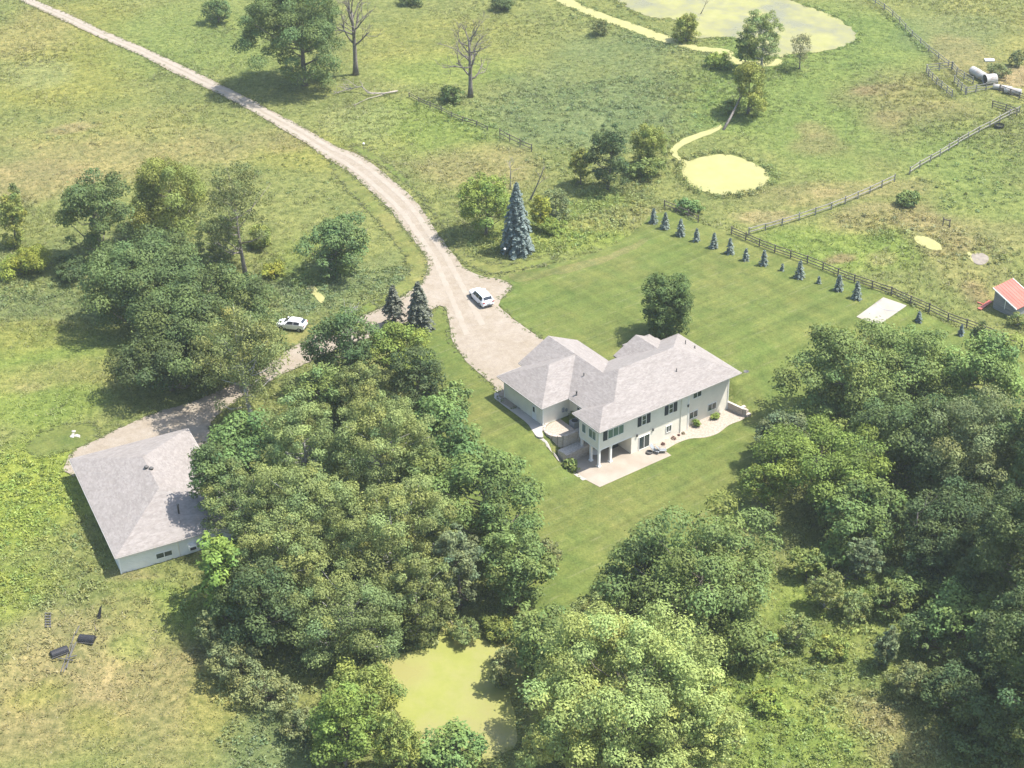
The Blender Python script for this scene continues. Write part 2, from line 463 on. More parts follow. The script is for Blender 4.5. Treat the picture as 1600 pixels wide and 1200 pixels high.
# ------------------------------------------------------------------ ground colours (what grows where)
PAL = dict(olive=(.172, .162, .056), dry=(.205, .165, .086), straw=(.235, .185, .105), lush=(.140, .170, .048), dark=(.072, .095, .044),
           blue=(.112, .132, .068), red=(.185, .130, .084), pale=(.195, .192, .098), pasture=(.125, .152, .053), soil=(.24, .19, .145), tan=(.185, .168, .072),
           vivid=(.172, .192, .048))
BASE = np.array((.142, .154, .056))
PAL = {k: tuple(np.array(v) * ((1.0, 1.0, 1.0) if k in ('straw', 'red', 'soil', 'dry') else (.97, 1.03, .90))) for k, v in PAL.items()}
BLOBS = [(80, 60, 120, 50, 'olive', .8), (30, 60, 80, 40, 'dry', .5), (90, 130, 130, 50, 'olive', .9), (40, 120, 60, 22, 'pale', .6), (190, 220, 160, 60, 'tan', .8),
    (115, 200, 30, 8, 'straw', .8), (330, 220, 110, 40, 'dry', .5), (480, 240, 100, 40, 'olive', .8), (440, 215, 40, 20, 'dry', .5), (120, 255, 150, 35, 'dry', .55),
    (50, 285, 90, 35, 'dry', .7), (330, 60, 150, 60, 'pasture', .6), (700, 50, 140, 45, 'olive', .6), (720, 110, 110, 30, 'lush', .5), (850, 160, 150, 60, 'blue', .8),
    (980, 120, 130, 70, 'blue', .8), (660, 200, 130, 45, 'lush', .7), (750, 262, 90, 36, 'dry', .6), (600, 240, 60, 30, 'dry', .3), (900, 340, 80, 40, 'lush', .6),
    (1000, 190, 120, 40, 'blue', .8), (560, 190, 60, 30, 'pale', .5), (860, 370, 120, 30, 'vivid', .5), (960, 345, 60, 20, 'dry', .4),
    (1250, 170, 190, 110, 'pasture', 1), (1300, 60, 140, 60, 'pasture', .9), (1390, 150, 80, 40, 'red', .4), (1388, 190, 55, 20, 'red', .55), (1385, 138, 40, 14, 'red', .75),
    (1300, 235, 60, 16, 'red', .5), (1290, 210, 30, 16, 'red', .5), (1500, 240, 130, 60, 'pasture', .8), (1560, 60, 110, 80, 'tan', .9), (1480, 50, 90, 45, 'blue', .6), (1500, 90, 50, 30, 'dry', .6),
    (1592, 122, 40, 18, 'straw', 1), (1300, 300, 160, 18, 'dry', .6), (1180, 335, 50, 12, 'straw', .8), (1290, 300, 30, 8, 'straw', .5), (1300, 385, 150, 40, 'lush', .8), (1280, 402, 24, 9, 'red', .9),
    (1360, 405, 30, 12, 'straw', .5), (1370, 345, 90, 22, 'dry', .8), (1470, 370, 70, 25, 'dry', .75), (1540, 430, 80, 30, 'dry', .35), (1535, 458, 26, 14, 'red', .6), (1560, 330, 80, 50, 'pasture', .5), (1560, 365, 70, 25, 'dry', .5),
    (1440, 145, 60, 30, 'tan', .7), (1480, 180, 80, 20, 'red', .3),
    (60, 560, 130, 50, 'lush', .8), (110, 475, 170, 28, 'blue', .6), (60, 520, 110, 30, 'olive', .7), (100, 595, 110, 36, 'tan', .7), (60, 640, 110, 40, 'lush', .8),
    (50, 800, 130, 120, 'vivid', 1), (20, 925, 90, 45, 'vivid', .7), (70, 610, 40, 10, 'straw', .5),
    (120, 1045, 150, 75, 'straw', .65), (60, 1150, 140, 90, 'dry', .85), (235, 965, 90, 45, 'lush', .75), (250, 1100, 120, 90, 'dry', .7), (190, 970, 60, 40, 'dry', .6), (150, 1080, 60, 30, 'straw', .4), (60, 1110, 60, 26, 'olive', .7), (190, 1030, 36, 20, 'lush', .5), (150, 1150, 60, 30, 'olive', .6), (330, 1100, 60, 60, 'olive', .6), (215, 905, 50, 12, 'straw', .6),
    (430, 1170, 90, 60, 'blue', .8), (520, 450, 130, 50, 'blue', 1), (620, 415, 40, 40, 'blue', .7), (470, 440, 60, 18, 'vivid', .5), (440, 395, 60, 35, 'lush', .5), (180, 410, 160, 40, 'blue', .4),
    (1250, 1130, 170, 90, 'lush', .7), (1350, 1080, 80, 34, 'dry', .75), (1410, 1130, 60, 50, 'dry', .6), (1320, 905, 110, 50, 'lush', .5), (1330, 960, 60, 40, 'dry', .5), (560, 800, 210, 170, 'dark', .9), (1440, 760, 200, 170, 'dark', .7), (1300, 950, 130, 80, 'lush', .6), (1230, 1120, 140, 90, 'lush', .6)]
_B = []
for (px, py, rx, ry, c, s) in BLOBS:
    p = at(px, py); k = ppm(p)
    if c in ('dry', 'red', 'straw') and s < 1: s *= .78
    dep = abs(ray(px, py)[2]) / np.linalg.norm(ray(px, py))
    _B.append((p[0], p[1], rx / k, ry / k / dep, np.array(PAL[c]), s))
_rng0 = np.random.default_rng(5)
_W = [(_rng0.uniform(-1, 1, 2) * f, _rng0.uniform(0, 6.28), a) for f, a in ((.05, 1), (.09, .9), (.16, .7), (.3, .5), (.5, .4), (.9, .3)) for _ in range(3)]

def wob(x, y):
    s = 0
    for k, ph, a in _W: s = s + a * np.sin(k[0] * x + k[1] * y + ph + 0.8 * np.sin(k[1] * x - k[0] * y))
    return s / 4.0

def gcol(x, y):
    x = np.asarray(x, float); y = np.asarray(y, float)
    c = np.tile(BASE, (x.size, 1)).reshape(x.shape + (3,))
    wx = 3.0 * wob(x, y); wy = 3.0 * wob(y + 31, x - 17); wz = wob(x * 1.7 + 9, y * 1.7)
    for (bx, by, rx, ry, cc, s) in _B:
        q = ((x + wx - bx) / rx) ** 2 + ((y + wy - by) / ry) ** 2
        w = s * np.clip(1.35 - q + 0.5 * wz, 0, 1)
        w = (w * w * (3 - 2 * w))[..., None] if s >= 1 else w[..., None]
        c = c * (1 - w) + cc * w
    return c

# ------------------------------------------------------------------ ground sheet
def axis(fine0, fine1, step, extra0, extra1, big):
    a = np.arange(fine0, fine1 + 1e-6, step)
    e = np.array([3, 8, 18, 40, 90, 180, 350, 650, big])
    return np.concatenate([(fine0 - e)[::-1], a, fine1 + e])
gx = axis(-142, 128, 1.0, 0, 0, 1200); gy = axis(-70, 205, 1.0, 0, 0, 1200)
X, Y = np.meshgrid(gx, gy)
Z = H(X, Y)
nx, ny = len(gx), len(gy)
me = bpy.data.meshes.new("ground")
idx = np.arange(nx * ny).reshape(ny, nx)
quads = np.stack([idx[:-1, :-1], idx[:-1, 1:], idx[1:, 1:], idx[1:, :-1]], -1).reshape(-1, 4)
me.vertices.add(nx * ny); me.loops.add(len(quads) * 4); me.polygons.add(len(quads))
me.vertices.foreach_set("co", np.stack([X, Y, Z], -1).astype(np.float32).ravel())
me.loops.foreach_set("vertex_index", quads.astype(np.int32).ravel())
me.polygons.foreach_set("loop_start", np.arange(0, len(quads) * 4, 4, dtype=np.int32))
me.update(calc_edges=True)
me.polygons.foreach_set("use_smooth", [True] * len(quads))
ca = me.color_attributes.new("Col", 'FLOAT_COLOR', 'POINT')
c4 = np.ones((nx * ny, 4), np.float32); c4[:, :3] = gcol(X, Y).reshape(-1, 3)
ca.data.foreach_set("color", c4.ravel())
me.materials.append(M['ground'])
tag(link(bpy.data.objects.new("ground", me)), kind="structure")

def smooth_poly(pts, sub=4):
    """closed Catmull-Rom through the points"""
    n = len(pts); out = []
    P = [np.array(p[:2], float) for p in pts]
    for i in range(n):
        p0, p1, p2, p3 = P[i - 1], P[i], P[(i + 1) % n], P[(i + 2) % n]
        for k in range(sub):
            t = k / sub
            out.append(0.5 * ((2 * p1) + (-p0 + p2) * t + (2 * p0 - 5 * p1 + 4 * p2 - p3) * t * t + (-p0 + 3 * p1 - 3 * p2 + p3) * t ** 3))
    return [tuple(q) for q in out]

def jitter(poly, amt, seed, step=0.8):
    """resample a closed outline and roughen it so that grass edges are not ruler-straight"""
    rg = random.Random(seed); out = []
    n = len(poly)
    for i in range(n):
        a = np.array(poly[i]); b = np.array(poly[(i + 1) % n]); L = np.linalg.norm(b - a)
        k = max(1, int(L / step))
        nrm = np.array([-(b - a)[1], (b - a)[0]]) / max(L, 1e-6)
        for j in range(k):
            out.append(tuple(a + (b - a) * j / k + nrm * rg.gauss(0, amt)))
    return out

def drape(name, poly, off, m, step=1.0):
    """a sheet following the ground inside the outline, off metres above it"""
    P = np.array(poly)
    x0, y0 = P.min(0); x1, y1 = P.max(0)
    gxs, gys = np.meshgrid(np.arange(math.floor(x0), x1, step), np.arange(math.floor(y0), y1, step))
    inside = inpoly(gxs, gys, poly)
    # keep interior points a little away from the outline
    qs = np.stack([gxs[inside], gys[inside]], -1)
    if len(qs):
        keep = np.ones(len(qs), bool)
        for i in range(0, len(P)):
            keep &= (np.abs(qs - P[i]).sum(1) > 0.3 * step)
        qs = qs[keep]
    vc = [Vector(p) for p in poly] + [Vector(q) for q in qs]
    n = len(poly)
    vs, es, fs, *_ = delaunay_2d_cdt(vc, [(i, (i + 1) % n) for i in range(n)], [], 1, 1e-4)
    A = np.array([tuple(v) for v in vs])
    z = H(A[:, 0], A[:, 1]) + off
    me = bpy.data.meshes.new(name)
    me.from_pydata([(a, b, c) for (a, b), c in zip(A, z)], [], [tuple(f) for f in fs])
    me.update()
    bm = bmesh.new(); bm.from_mesh(me)
    for f in bm.faces:
        if f.normal.z < 0: f.normal_flip()
        f.smooth = True
    bm.to_mesh(me); bm.free()
    me.materials.append(m)
    return tag(link(bpy.data.objects.new(name, me)), kind="structure")

def G(pts): return [tuple(at(x, y)[:2]) for x, y in pts]

# outlines read off the photograph, laid out on the ground
lawn_px = [(683, 480), (700, 487), (706, 526), (720, 553), (741, 577), (777, 610), (800, 640), (900, 560), (846, 530), (806, 502), (778, 474), (770, 440), (800, 428), (850, 417), (905, 403), (950, 387), (985, 368), (1003, 350), (1018, 336), (1045, 330),
           (1120, 358), (1240, 400), (1320, 435), (1380, 460), (1450, 492), (1520, 518), (1600, 552), (1640, 570), (1600, 600), (1480, 600), (1330, 640), (1230, 680), (1190, 760), (1150, 830), (1060, 860), (960, 900), (930, 935), (890, 960), (850, 960), (780, 930), (740, 860), (700, 780), (650, 700), (640, 620), (660, 540)]
LAWN = jitter(G(lawn_px), 0.12, 1)
drive_px_l = [(-40, -40), (30, 0), (100, 33), (160, 61), (225, 89), (262, 110), (337, 145), (400, 178), (440, 202), (480, 226), (513, 250), (544, 268), (568, 290), (590, 309), (608, 327), (632, 358), (652, 382), (665, 402), (668, 418), (660, 440), (640, 456), (614, 473), (560, 497), (500, 522), (470, 537), (444, 552), (400, 580), (330, 617), (280, 635), (230, 650), (160, 684), (120, 703), (104, 722),
              (115, 745), (300, 720), (330, 660), (360, 634), (400, 607), (450, 582), (484, 566), (520, 549), (590, 524), (650, 500), (672, 486), (687, 478), (698, 487), (705, 526), (719, 553), (740, 577), (776, 607), (800, 640), (900, 575), (890, 555),
              (845, 529), (806, 502), (779, 478), (790, 462), (800, 448), (785, 438), (760, 434), (745, 430), (725, 418), (711, 402), (698, 385), (680, 360), (663, 332), (645, 310), (619, 287), (583, 257), (553, 239), (526, 230), (480, 203), (440, 182), (400, 160), (350, 135), (300, 110), (225, 75), (160, 48), (100, 19), (54, 0), (0, -35)]
DRIVE = jitter(smooth_poly(G(drive_px_l), 2), 0.07, 2, 0.8)
VERGE_R = jitter(smooth_poly(G([(553, 236), (600, 262), (650, 300), (690, 350), (712, 395), (760, 428), (815, 420), (870, 410), (850, 400), (800, 414), (765, 412), (735, 402), (710, 372), (690, 345), (664, 312), (630, 276), (590, 243), (565, 229), (552, 228)]), 2), 0.15, 3)
VERGE_L = jitter(smooth_poly(G([(513, 250), (545, 270), (590, 309), (632, 358), (668, 402), (672, 420), (650, 452), (600, 480), (585, 470), (625, 445), (638, 420), (628, 395), (600, 358), (565, 318), (530, 280)]), 2), 0.15, 4)
SPUR_V = jitter(smooth_poly(G([(610, 474), (560, 495), (500, 520), (470, 536), (440, 550), (415, 545), (425, 520), (460, 520), (500, 500), (560, 480), (600, 466)]), 2), 0.15, 6)
PATCH = jitter(smooth_poly(G([(40, 700), (60, 678), (100, 664), (135, 662), (155, 672), (145, 690), (110, 705), (60, 715)]), 2), 0.1, 7)
LOT = jitter(smooth_poly(G([(300, 640), (350, 610), (480, 580), (560, 520), (640, 510), (700, 560), (660, 700), (500, 720), (420, 760), (340, 700)]), 3), 0.2, 8)
POND_S = jitter(smooth_poly(G([(1065, 264), (1080, 251), (1110, 243), (1140, 242), (1170, 252), (1195, 265), (1202, 279), (1190, 292), (1160, 302), (1122, 304), (1090, 296), (1070, 281)]), 4), 0.06, 9)
DITCH = jitter(smooth_poly(G([(1068, 258), (1056, 247), (1046, 238), (1056, 225), (1078, 213), (1104, 204), (1126, 195), (1128, 200), (1108, 210), (1084, 220), (1064, 230), (1058, 240), (1066, 249), (1080, 252)]), 3), 0.08, 10)
LAKE = jitter(smooth_poly(G([(930, -60), (960, -5), (990, 17), (1030, 30), (1046, 28), (1076, 45), (1086, 60), (1120, 58), (1150, 60), (1185, 84), (1222, 90), (1245, 84), (1276, 82), (1312, 75), (1337, 60), (1330, 45), (1300, 24), (1250, 6), (1215, -10), (1190, -60)]), 3), 0.2, 11)
STRIP = jitter(smooth_poly(G([(880, -6), (930, 17), (985, 36), (1040, 55), (1090, 72), (1140, 78), (1150, 92), (1185, 96), (1215, 92), (1224, 100), (1190, 104), (1150, 100), (1115, 84), (1080, 78), (1030, 64), (980, 46), (925, 26), (870, 2)]), 3), 0.12, 12)
POND_F = jitter(smooth_poly(G([(560, 1045), (590, 1036), (625, 1022), (680, 1008), (690, 975), (720, 975), (760, 1003), (800, 1010), (840, 1030), (830, 1070), (800, 1090), (806, 1130), (805, 1165), (780, 1180), (740, 1195), (710, 1215), (650, 1160), (610, 1100)]), 4), 0.08, 13)
PUD1 = jitter(smooth_poly(G([(478, 450), (487, 445), (498, 455), (507, 466), (502, 474), (492, 464)]), 3), 0.05, 14)
PUD2 = jitter(smooth_poly(G([(1428, 369), (1450, 371), (1470, 383), (1468, 392), (1448, 388), (1432, 379)]), 3), 0.05, 15)
MUD = jitter(smooth_poly(G([(1518, 398), (1535, 396), (1545, 404), (1536, 414), (1522, 411)]), 3), 0.05, 16)
PUD3 = jitter(smooth_poly(G([(1512, 394), (1522, 398), (1530, 408), (1524, 412), (1514, 404)]), 3), 0.05, 17)

drape("lawn", LAWN, 0.05, M['lawn'])
drape("verge", VERGE_R, 0.06, M['verge'])
drape("verge", VERGE_L, 0.06, M['verge'])
drape("verge", SPUR_V, 0.06, M['verge'])
WORN = jitter(smooth_poly(G([(798, 430), (850, 422), (905, 411), (960, 394), (1008, 372), (1012, 379), (962, 404), (906, 422), (850, 434), (806, 441)]), 3), .2, 23)
drape("worn_path", WORN, 0.075, M['worn'])
drape("mown_patch", PATCH, 0.06, M['lawn'])
drape("driveway", DRIVE, 0.10, M['gravel'])
_edge_a = [(54, 0), (100, 19), (160, 48), (225, 75), (300, 110), (350, 135), (400, 160), (440, 182), (480, 203), (526, 230), (553, 239), (583, 257), (619, 287), (645, 310), (663, 332), (680, 360), (698, 385), (711, 402), (735, 440), (770, 500)]
_edge_b = [(30, 0), (100, 33), (160, 61), (215, 84), (262, 108), (310, 132), (372, 165), (418, 190), (462, 215), (504, 244), (530, 260), (556, 280), (590, 309), (608, 327), (625, 348), (640, 368), (655, 388), (668, 412), (690, 470), (712, 535)]
for f in (.30, .72):
    c_ = [np.array(at(*a)[:2]) * f + np.array(at(*b)[:2]) * (1 - f) for a, b in zip(_edge_a, _edge_b)]
    l_, r_ = [], []
    for i in range(len(c_)):
        d_ = c_[min(i + 1, len(c_) - 1)] - c_[max(i - 1, 0)]; n_ = np.array((-d_[1], d_[0])) / np.linalg.norm(d_) * .42
        l_.append(tuple(c_[i] + n_)); r_.append(tuple(c_[i] - n_))
    drape("wheel_track", jitter(l_ + r_[::-1], .05, 21, .7), 0.115, M['track'])
drape("pond", POND_S, 0.06, M['pond'])
drape("ditch_water", DITCH, 0.05, M['pond'])
drape("lake", LAKE, 0.06, M['big_pond'])
drape("ditch_water", STRIP, 0.05, M['pond'])
drape("pond", POND_F, 0.06, M['duck'])
drape("puddle", PUD1, 0.06, M['pond'])
drape("puddle", PUD2, 0.06, M['pond'])
drape("puddle", PUD3, 0.05, M['pond'])
drape("mud", MUD, 0.065, M['mud'])
#--PART2--

# ------------------------------------------------------------------ the house
ZE, SLOPE = 6.21, 0.488
UR, UG, UL, UWR, VP, VB, VG1, VG2, VW = 23.51, -2.49, 1.73, 11.53, -5.48, -12.66, -18.42, -8.60, -19.46
OV = 0.69
house = site("house", hw(11, -6, 0), "large cream house with pale shingled hip roofs and white porch columns beside the gravel drive", "house")

def hip_u(mb, u0, u1, v0, v1, h0, h1, z, T=hw, sl=SLOPE, th=0.2):
    """roof with its ridge along u; h0/h1: hip (1) or gable (0) at either end"""
    hf = (v1 - v0) / 2; vm = (v0 + v1) / 2; zr = z + hf * sl
    vs = [(u0, v0, z), (u1, v0, z), (u1, v1, z), (u0, v1, z), (u0 + hf * h0, vm, zr), (u1 - hf * h1, vm, zr),
          (u0, v0, z - th), (u1, v0, z - th), (u1, v1, z - th), (u0, v1, z - th)]
    mb.add([T(*p) for p in vs], [(0, 1, 5, 4), (2, 3, 4, 5), (3, 0, 4), (1, 2, 5), (6, 7, 1, 0), (7, 8, 2, 1), (8, 9, 3, 2), (9, 6, 0, 3), (9, 8, 7, 6)])
def hip_v(mb, u0, u1, v0, v1, h0, h1, z, T=hw, sl=SLOPE, th=0.2):
    hip_u(mb, v0, v1, u0, u1, h0, h1, z, lambda a, b, c: T(b, a, c), sl, th)

rf = MB()
hip_u(rf, UL, UR, VB, 0, 1, 1, ZE)
hip_v(rf, UL, UWR, VW, VB + 4.9, 0, 0, ZE - .004)
hip_u(rf, UG, UL + 4.9, VG1, VG2, 1, 0, ZE - .008)
hip_u(rf, 0, UL + 2.9, VP, 0, 1, 0, ZE + .004)
hip_v(rf, 12.92, 20.5, -13.42, VB + 3.8, 0, 0, ZE - .012)
hip_v(rf, 15.6, 20.3, -14.9, VB + 2.0, 1, 0, ZE - .016)
roof = rf.build("roof", M['shingle'], house)
# fascia boards and gutters hung proud of the eaves
fb = MB()
def eave(a, b, d=0.05):
    (u0, v0), (u1, v1) = a, b
    fb.beam(hw(u0, v0, ZE - .10), hw(u1, v1, ZE - .10), 0.08, 0.12)
eave((-.0, .04), (UR + .04, .04)); eave((UR + .04, .02), (UR + .04, VB)); eave((-.04, .0), (-.04, VP)); eave((-.0, VP - .04), (UL - .1, VP - .04))
eave((UG - .04, VG2), (UG - .04, VG1)); eave((UG, VG2 + .04), (UL - .1, VG2 + .04)); eave((UL - .04, VG2 + .1), (UL - .04, VP - .06)); eave((UL - .04, VG1 - .1), (UL - .04, VW)); eave((UG, VG1 - .04), (UL - .1, VG1 - .04))
fb.build("fascia", M['fascia'], roof)
ch = MB()
for u, v, hh, r in ((5.0, -9.6, .45, .07), (2.6, -8.0, .5, .1), (15.2, -3.3, .35, .06), (21.1, -8.4, .5, .06), (21.7, -7.2, .3, .08)):
    hf = 6.33
    z = ZE + min((u - UL), (UR - u), -v, v - VB) * SLOPE
    q = MB(); q.lathe([(r * 1.6, -.05), (r * 1.5, .05), (r, .08), (r, hh), (r * 1.3, hh + .02), (r * 1.3, hh + .08)], hw(u, v, z), 10)
    q.build("vent_pipe", M['dark_vent'], roof, True)
VF, VREC = -0.9, -1.5
wl = MB()
wl.prism([(OV, -4.79), (OV, VF), (15.4, VF), (15.4, VREC), (22.82, VREC), (22.82, VB + OV), (2.42, VB + OV), (2.42, -4.79)], 2.75, ZE - .17, hw)
wl.prism([(5.95, VF), (15.4, VF), (15.4, VREC), (22.82, VREC), (22.82, VB + OV), (2.42, VB + OV), (2.42, -4.79), (5.95, -4.79)], -.6, 2.74, hw)
wl.prism([(2.42, VW + .45), (10.84, VW + .45), (10.84, VB + OV - .003), (2.42, VB + OV - .003)], -.6, ZE - .175, hw)
wl.prism([(UG + OV, VG1 + OV), (2.417, VG1 + OV), (2.417, VG2 - OV), (UG + OV, VG2 - OV)], -.6, ZE - .18, hw)
wl.prism([(13.6, -12.9), (19.8, -12.9), (19.8, VB + OV - .003), (13.6, VB + OV - .003)], -.6, ZE - .185, hw)
# gable triangle of the drive-side wing
wl.add([hw(2.42, VW + .45, ZE - .175), hw(10.84, VW + .45, ZE - .175), hw(6.63, VW + .45, ZE + 1.95), hw(2.42, VW + .3, ZE - .175), hw(10.84, VW + .3, ZE - .175), hw(6.63, VW + .3, ZE + 1.95)],
       [(0, 1, 2), (5, 4, 3), (0, 3, 4, 1), (1, 4, 5, 2), (2, 5, 3, 0)])
wall = wl.build("wall", M['siding'], house)
for u, v, z0 in ((OV, VF, 2.74), (15.4, VF, -.1), (22.82, VREC, -.1), (OV, -4.79, 2.74), (UG + OV, VG2 - OV, 1.5), (UG + OV, VG1 + OV, 2.5)):
    q = MB(); q.box(u - .06, v - .06, z0, u + .06, v + .06, ZE - .21, hw); q.build("corner_board", M['white'], wall)
tr = MB(); tr.box(OV - .03, VF - .18, 2.62, 5.94, VF + .03, 2.76, hw); tr.box(OV - .03, -4.78, 2.625, OV + .18, VF - .19, 2.755, hw)
tr.build("porch_beam", M['white'], wall)

for u, v in ((.92, -4.62), (.92, -2.75), (.92, -1.12), (2.75, -1.12)):
    q = MB(); q.box(u - .14, v - .14, .05, u + .14, v + .14, 2.62, hw); q.box(u - .22, v - .22, .0, u + .22, v + .22, .25, hw); q.box(u - .19, v - .19, 2.45, u + .19, v + .19, 2.615, hw)
    q.build("column", M['white'], house)

def window(T, a0, a1, z0, z1, d, n=2, glass='glass', parent=None, name="window", rows=1):
    """T(a, out, z) maps wall coordinates to the world"""
    q = MB(); w = .07
    q.box(a0, d, z0, a1, d + .07, z0 + w, T); q.box(a0, d, z1 - w, a1, d + .07, z1, T)
    q.box(a0, d, z0 + w, a0 + w, d + .07, z1 - w, T); q.box(a1 - w, d, z0 + w, a1, d + .07, z1 - w, T)
    for k in range(1, n):
        c = a0 + (a1 - a0) * k / n
        q.box(c - .035, d, z0 + w, c + .035, d + .062, z1 - w, T)
    for k in range(1, rows):
        c = z0 + (z1 - z0) * k / rows
        q.box(a0 + w, d, c - .025, a1 - w, d + .055, c + .025, T)
    f = q.build(name, M['white'], parent or house)
    p = MB(); p.box(a0 + w * .5, d, z0 + w * .5, a1 - w * .5, d + .03, z1 - w * .5, T)
    p.build("pane", M[glass], f)
    return f
def front(v): return lambda a, d, z: hw(a, v + d, z)
def left(u): return lambda a, d, z: hw(u - d, a, z)
def shutter(T, a0, a1, z0, z1):
    q = MB(); q.box(a0, 0, z0, a1, .06, z1, T)
    for k in range(7):
        zz = z0 + .08 + (z1 - z0 - .16) * k / 7
        q.box(a0 + .05, .06, zz, a1 - .05, .075, zz + .09, T)
    q.build("shutter", M['shutter'], house)
TF, TR = front(VF), front(VREC)
for a in (6.9, 11.35):
    shutter(TF, a, a + .58, 3.75, 5.15); window(TF, a + .66, a + 1.40, 3.72, 5.18, 0, 1, rows=2); shutter(TF, a + 1.48, a + 2.06, 3.75, 5.15)
shutter(TF, 1.35, 1.98, 3.85, 5.2)
window(TF, 2.05, 4.65, 3.82, 5.22, 0, 3, 'glass_green')
window(left(OV), -2.95, -1.45, 3.75, 5.1, 0, 2, 'glass_green')
window(left(OV), -4.35, -3.5, 3.75, 5.1, 0, 1, 'glass_green')
window(TR, 16.6, 18.1, 3.95, 5.15, 0, 2, 'glass')
window(TF, 11.7, 12.6, .95, 2.0, 0, 2)
window(TR, 16.1, 17.6, .95, 2.05, 0, 2)
window(TR, 19.3, 20.8, .95, 2.05, 0, 2)
window(TF, 7.15, 8.95, .08, 2.08, 0, 2, name="sliding_door")
q = MB(); q.box(5.99, VF, 0.02, 7.1, VF + .03, 2.7, hw); 
q = MB(); q.box(-1.62 + .0, 0, 0, 0, 0, 0)
window(left(UG + OV), -11.45, -10.85, 4.05, 5.0, .03, 1)
q = MB(); q.box(-11.6, .0, 2.95, -10.7, .03, 5.05, left(UG + OV)); q.build("door", M['white'], house)
for a in (-17.0, -12.35):
    q = MB(); q.box(a, .0, 2.95, a + .06, .02, 5.9, left(UG + OV)); q.build("wall_seam", M['siding'], wall)
window(left(2.42), -7.6, -6.8, 4.1, 5.2, 0, 1)
q = MB(); q.tube([hw(14.1, VF + .06, ZE - .25), hw(14.1, VF + .06, .1), hw(14.1, VF + .3, .03)], .05, 6); q.build("downspout", M['siding'], house)
q = MB(); q.tube([hw(UG + OV - .06, -9.6, ZE - .4), hw(UG + OV - .06, -9.6, 2.9)], .05, 6); q.build("downspout", M['white'], house)
for a, z in ((6.75, 2.35), (9.4, 2.2), (15.2, 3.6)):
    q = MB(); q.box(a, VF, z, a + .16, VF + .14, z + .3, hw); q.box(a - .03, VF, z + .3, a + .19, VF + .17, z + .34, hw); q.build("wall_lamp", M['dark_vent'], house)
for a in (3.4, 7.4):        # garage doors towards the drive
    q = MB(); q.box(a, VW + .42, 2.95, a + 2.8, VW + .46, 5.2, hw)
    for k in range(4): q.box(a + .1, VW + .40, 3.05 + k * .53, a + 2.7, VW + .425, 3.5 + k * .53, hw)
    q.build("garage_door", M['white'], house)
# meter boxes on the shaded wall
for a, z, s in ((1.2, 3.9, .35), (1.75, 3.8, .25)):
    q = MB(); q.box(a, VG2 - OV, z, a + s, VG2 - OV + .18, z + s * 1.6, hw); q.build("meter_box", M['metal'], house)
q = MB()
q.tube([hw(UR - .1, .02, ZE - .1), hw(UR + .45, .35, ZE + .05)], .03, 6)
q.lathe([(.03, .0), (.24, .05), (.36, .16), (.34, .17), (.2, .09), (.02, .04)], hw(UR + .5, .38, ZE + .02), 14)
tag(q.build("satellite_dish", M['dark_vent'], None), "small grey dish on an arm at the right roof corner of the cream house", "satellite dish")

# ---- terraces, patio and walks round the house
def slab(name, pts, z0, z1, m, label=None, cat=None, kind="structure"):
    q = MB(); q.prism(pts, z0, z1, hw); o = q.build(name, m)
    return tag(o, label, cat, None, kind if not label else None)
slab("patio", [(-1.75, 2.45), (-2.3, -.6), (-1.6, -4.1), (6.2, -4.9), (9.9, -.6), (9.85, 2.42)], -.3, .06, M['patio'])
bed = smooth_poly([(9.86, -.95), (9.9, .9), (12, .75), (14.2, .9), (16, 1.9), (18, 2.15), (20.5, 1.55), (23.0, 1.6), (24.8, .2), (24.9, -2.0), (24.0, -3.4), (22.9, -3.2), (22.9, -1.6), (16, -1.62), (15.3, -1.0)], 3)
slab("gravel_bed", bed, -.3, .05, M['rockbed'])
slab("walk", [(-1.81, -20.3), (2.0, -20.3), (2.0, VG1 + .9), (-1.81, VG1 + .9)], 2.0, 3.02, M['concrete'])
walk = smooth_poly([(-1.82, -18.9), (-2.75, -18.7), (-3.05, -17.6), (-3.05, -11.5), (-3.5, -9.4), (-3.9, -7.8), (-3.3, -7.2), (-2.6, -8.4), (-1.82, -9.2)], 3)
slab("walk", walk, 2.0, 3.0, M['concrete'])
PATH = [hw(u, v)[:2] for u, v in ((-3.95, -7.9), (-3.3, -7.7), (-2.75, -6.0), (-2.5, -4.0), (-2.2, -1.5), (-2.0, .2), (-2.6, .1), (-2.85, -1.6), (-3.1, -4.0), (-3.4, -6.0))]
drape("garden_path", PATH, .09, M['concrete'], .4)

def wall_block(name, path, z0, z1, thick, label, rows=4):
    """dry stacked block wall along a path in house coordinates"""
    o = MB(); hgt = (z1 - z0) / rows
    for r in range(rows):
        off = .0 if r % 2 == 0 else .5; s = r * .025
        for i in range(len(path) - 1):
            a = Vector((*path[i], 0)); b = Vector((*path[i + 1], 0)); L = (b - a).length
            n = max(1, round(L / .55)); d = (b - a) / n
            for k in range(n):
                p = a + d * (k + .02); p2 = a + d * (k + .98)
                nn = Vector((-(d.y), d.x, 0)).normalized()
                p += nn * s; p2 += nn * s
                q0, q1 = hw(p.x, p.y, z0 + hgt * (r + .5)), hw(p2.x, p2.y, z0 + hgt * (r + .5))
                o.beam(q0, q1, thick, hgt * .94)
    return tag(o.build(name, M['block']), label, "retaining wall")
arc = [(-.6 + 1.75 * math.cos(a), -7.5 + 1.75 * math.sin(a)) for a in np.linspace(math.radians(262), math.radians(90), 9)]
curve = arc + [(.9, -5.75)]
slab("planter_fill", [(p[0] * .98, p[1] * .99) for p in arc] + [(.9, -5.85), (.9, -9.25)], .3, 3.02, M['rockbed'])
wall_block("retaining_wall", curve, 1.45, 3.12, .3, "curved tan block planter wall at the corner of the garage wing", 6)
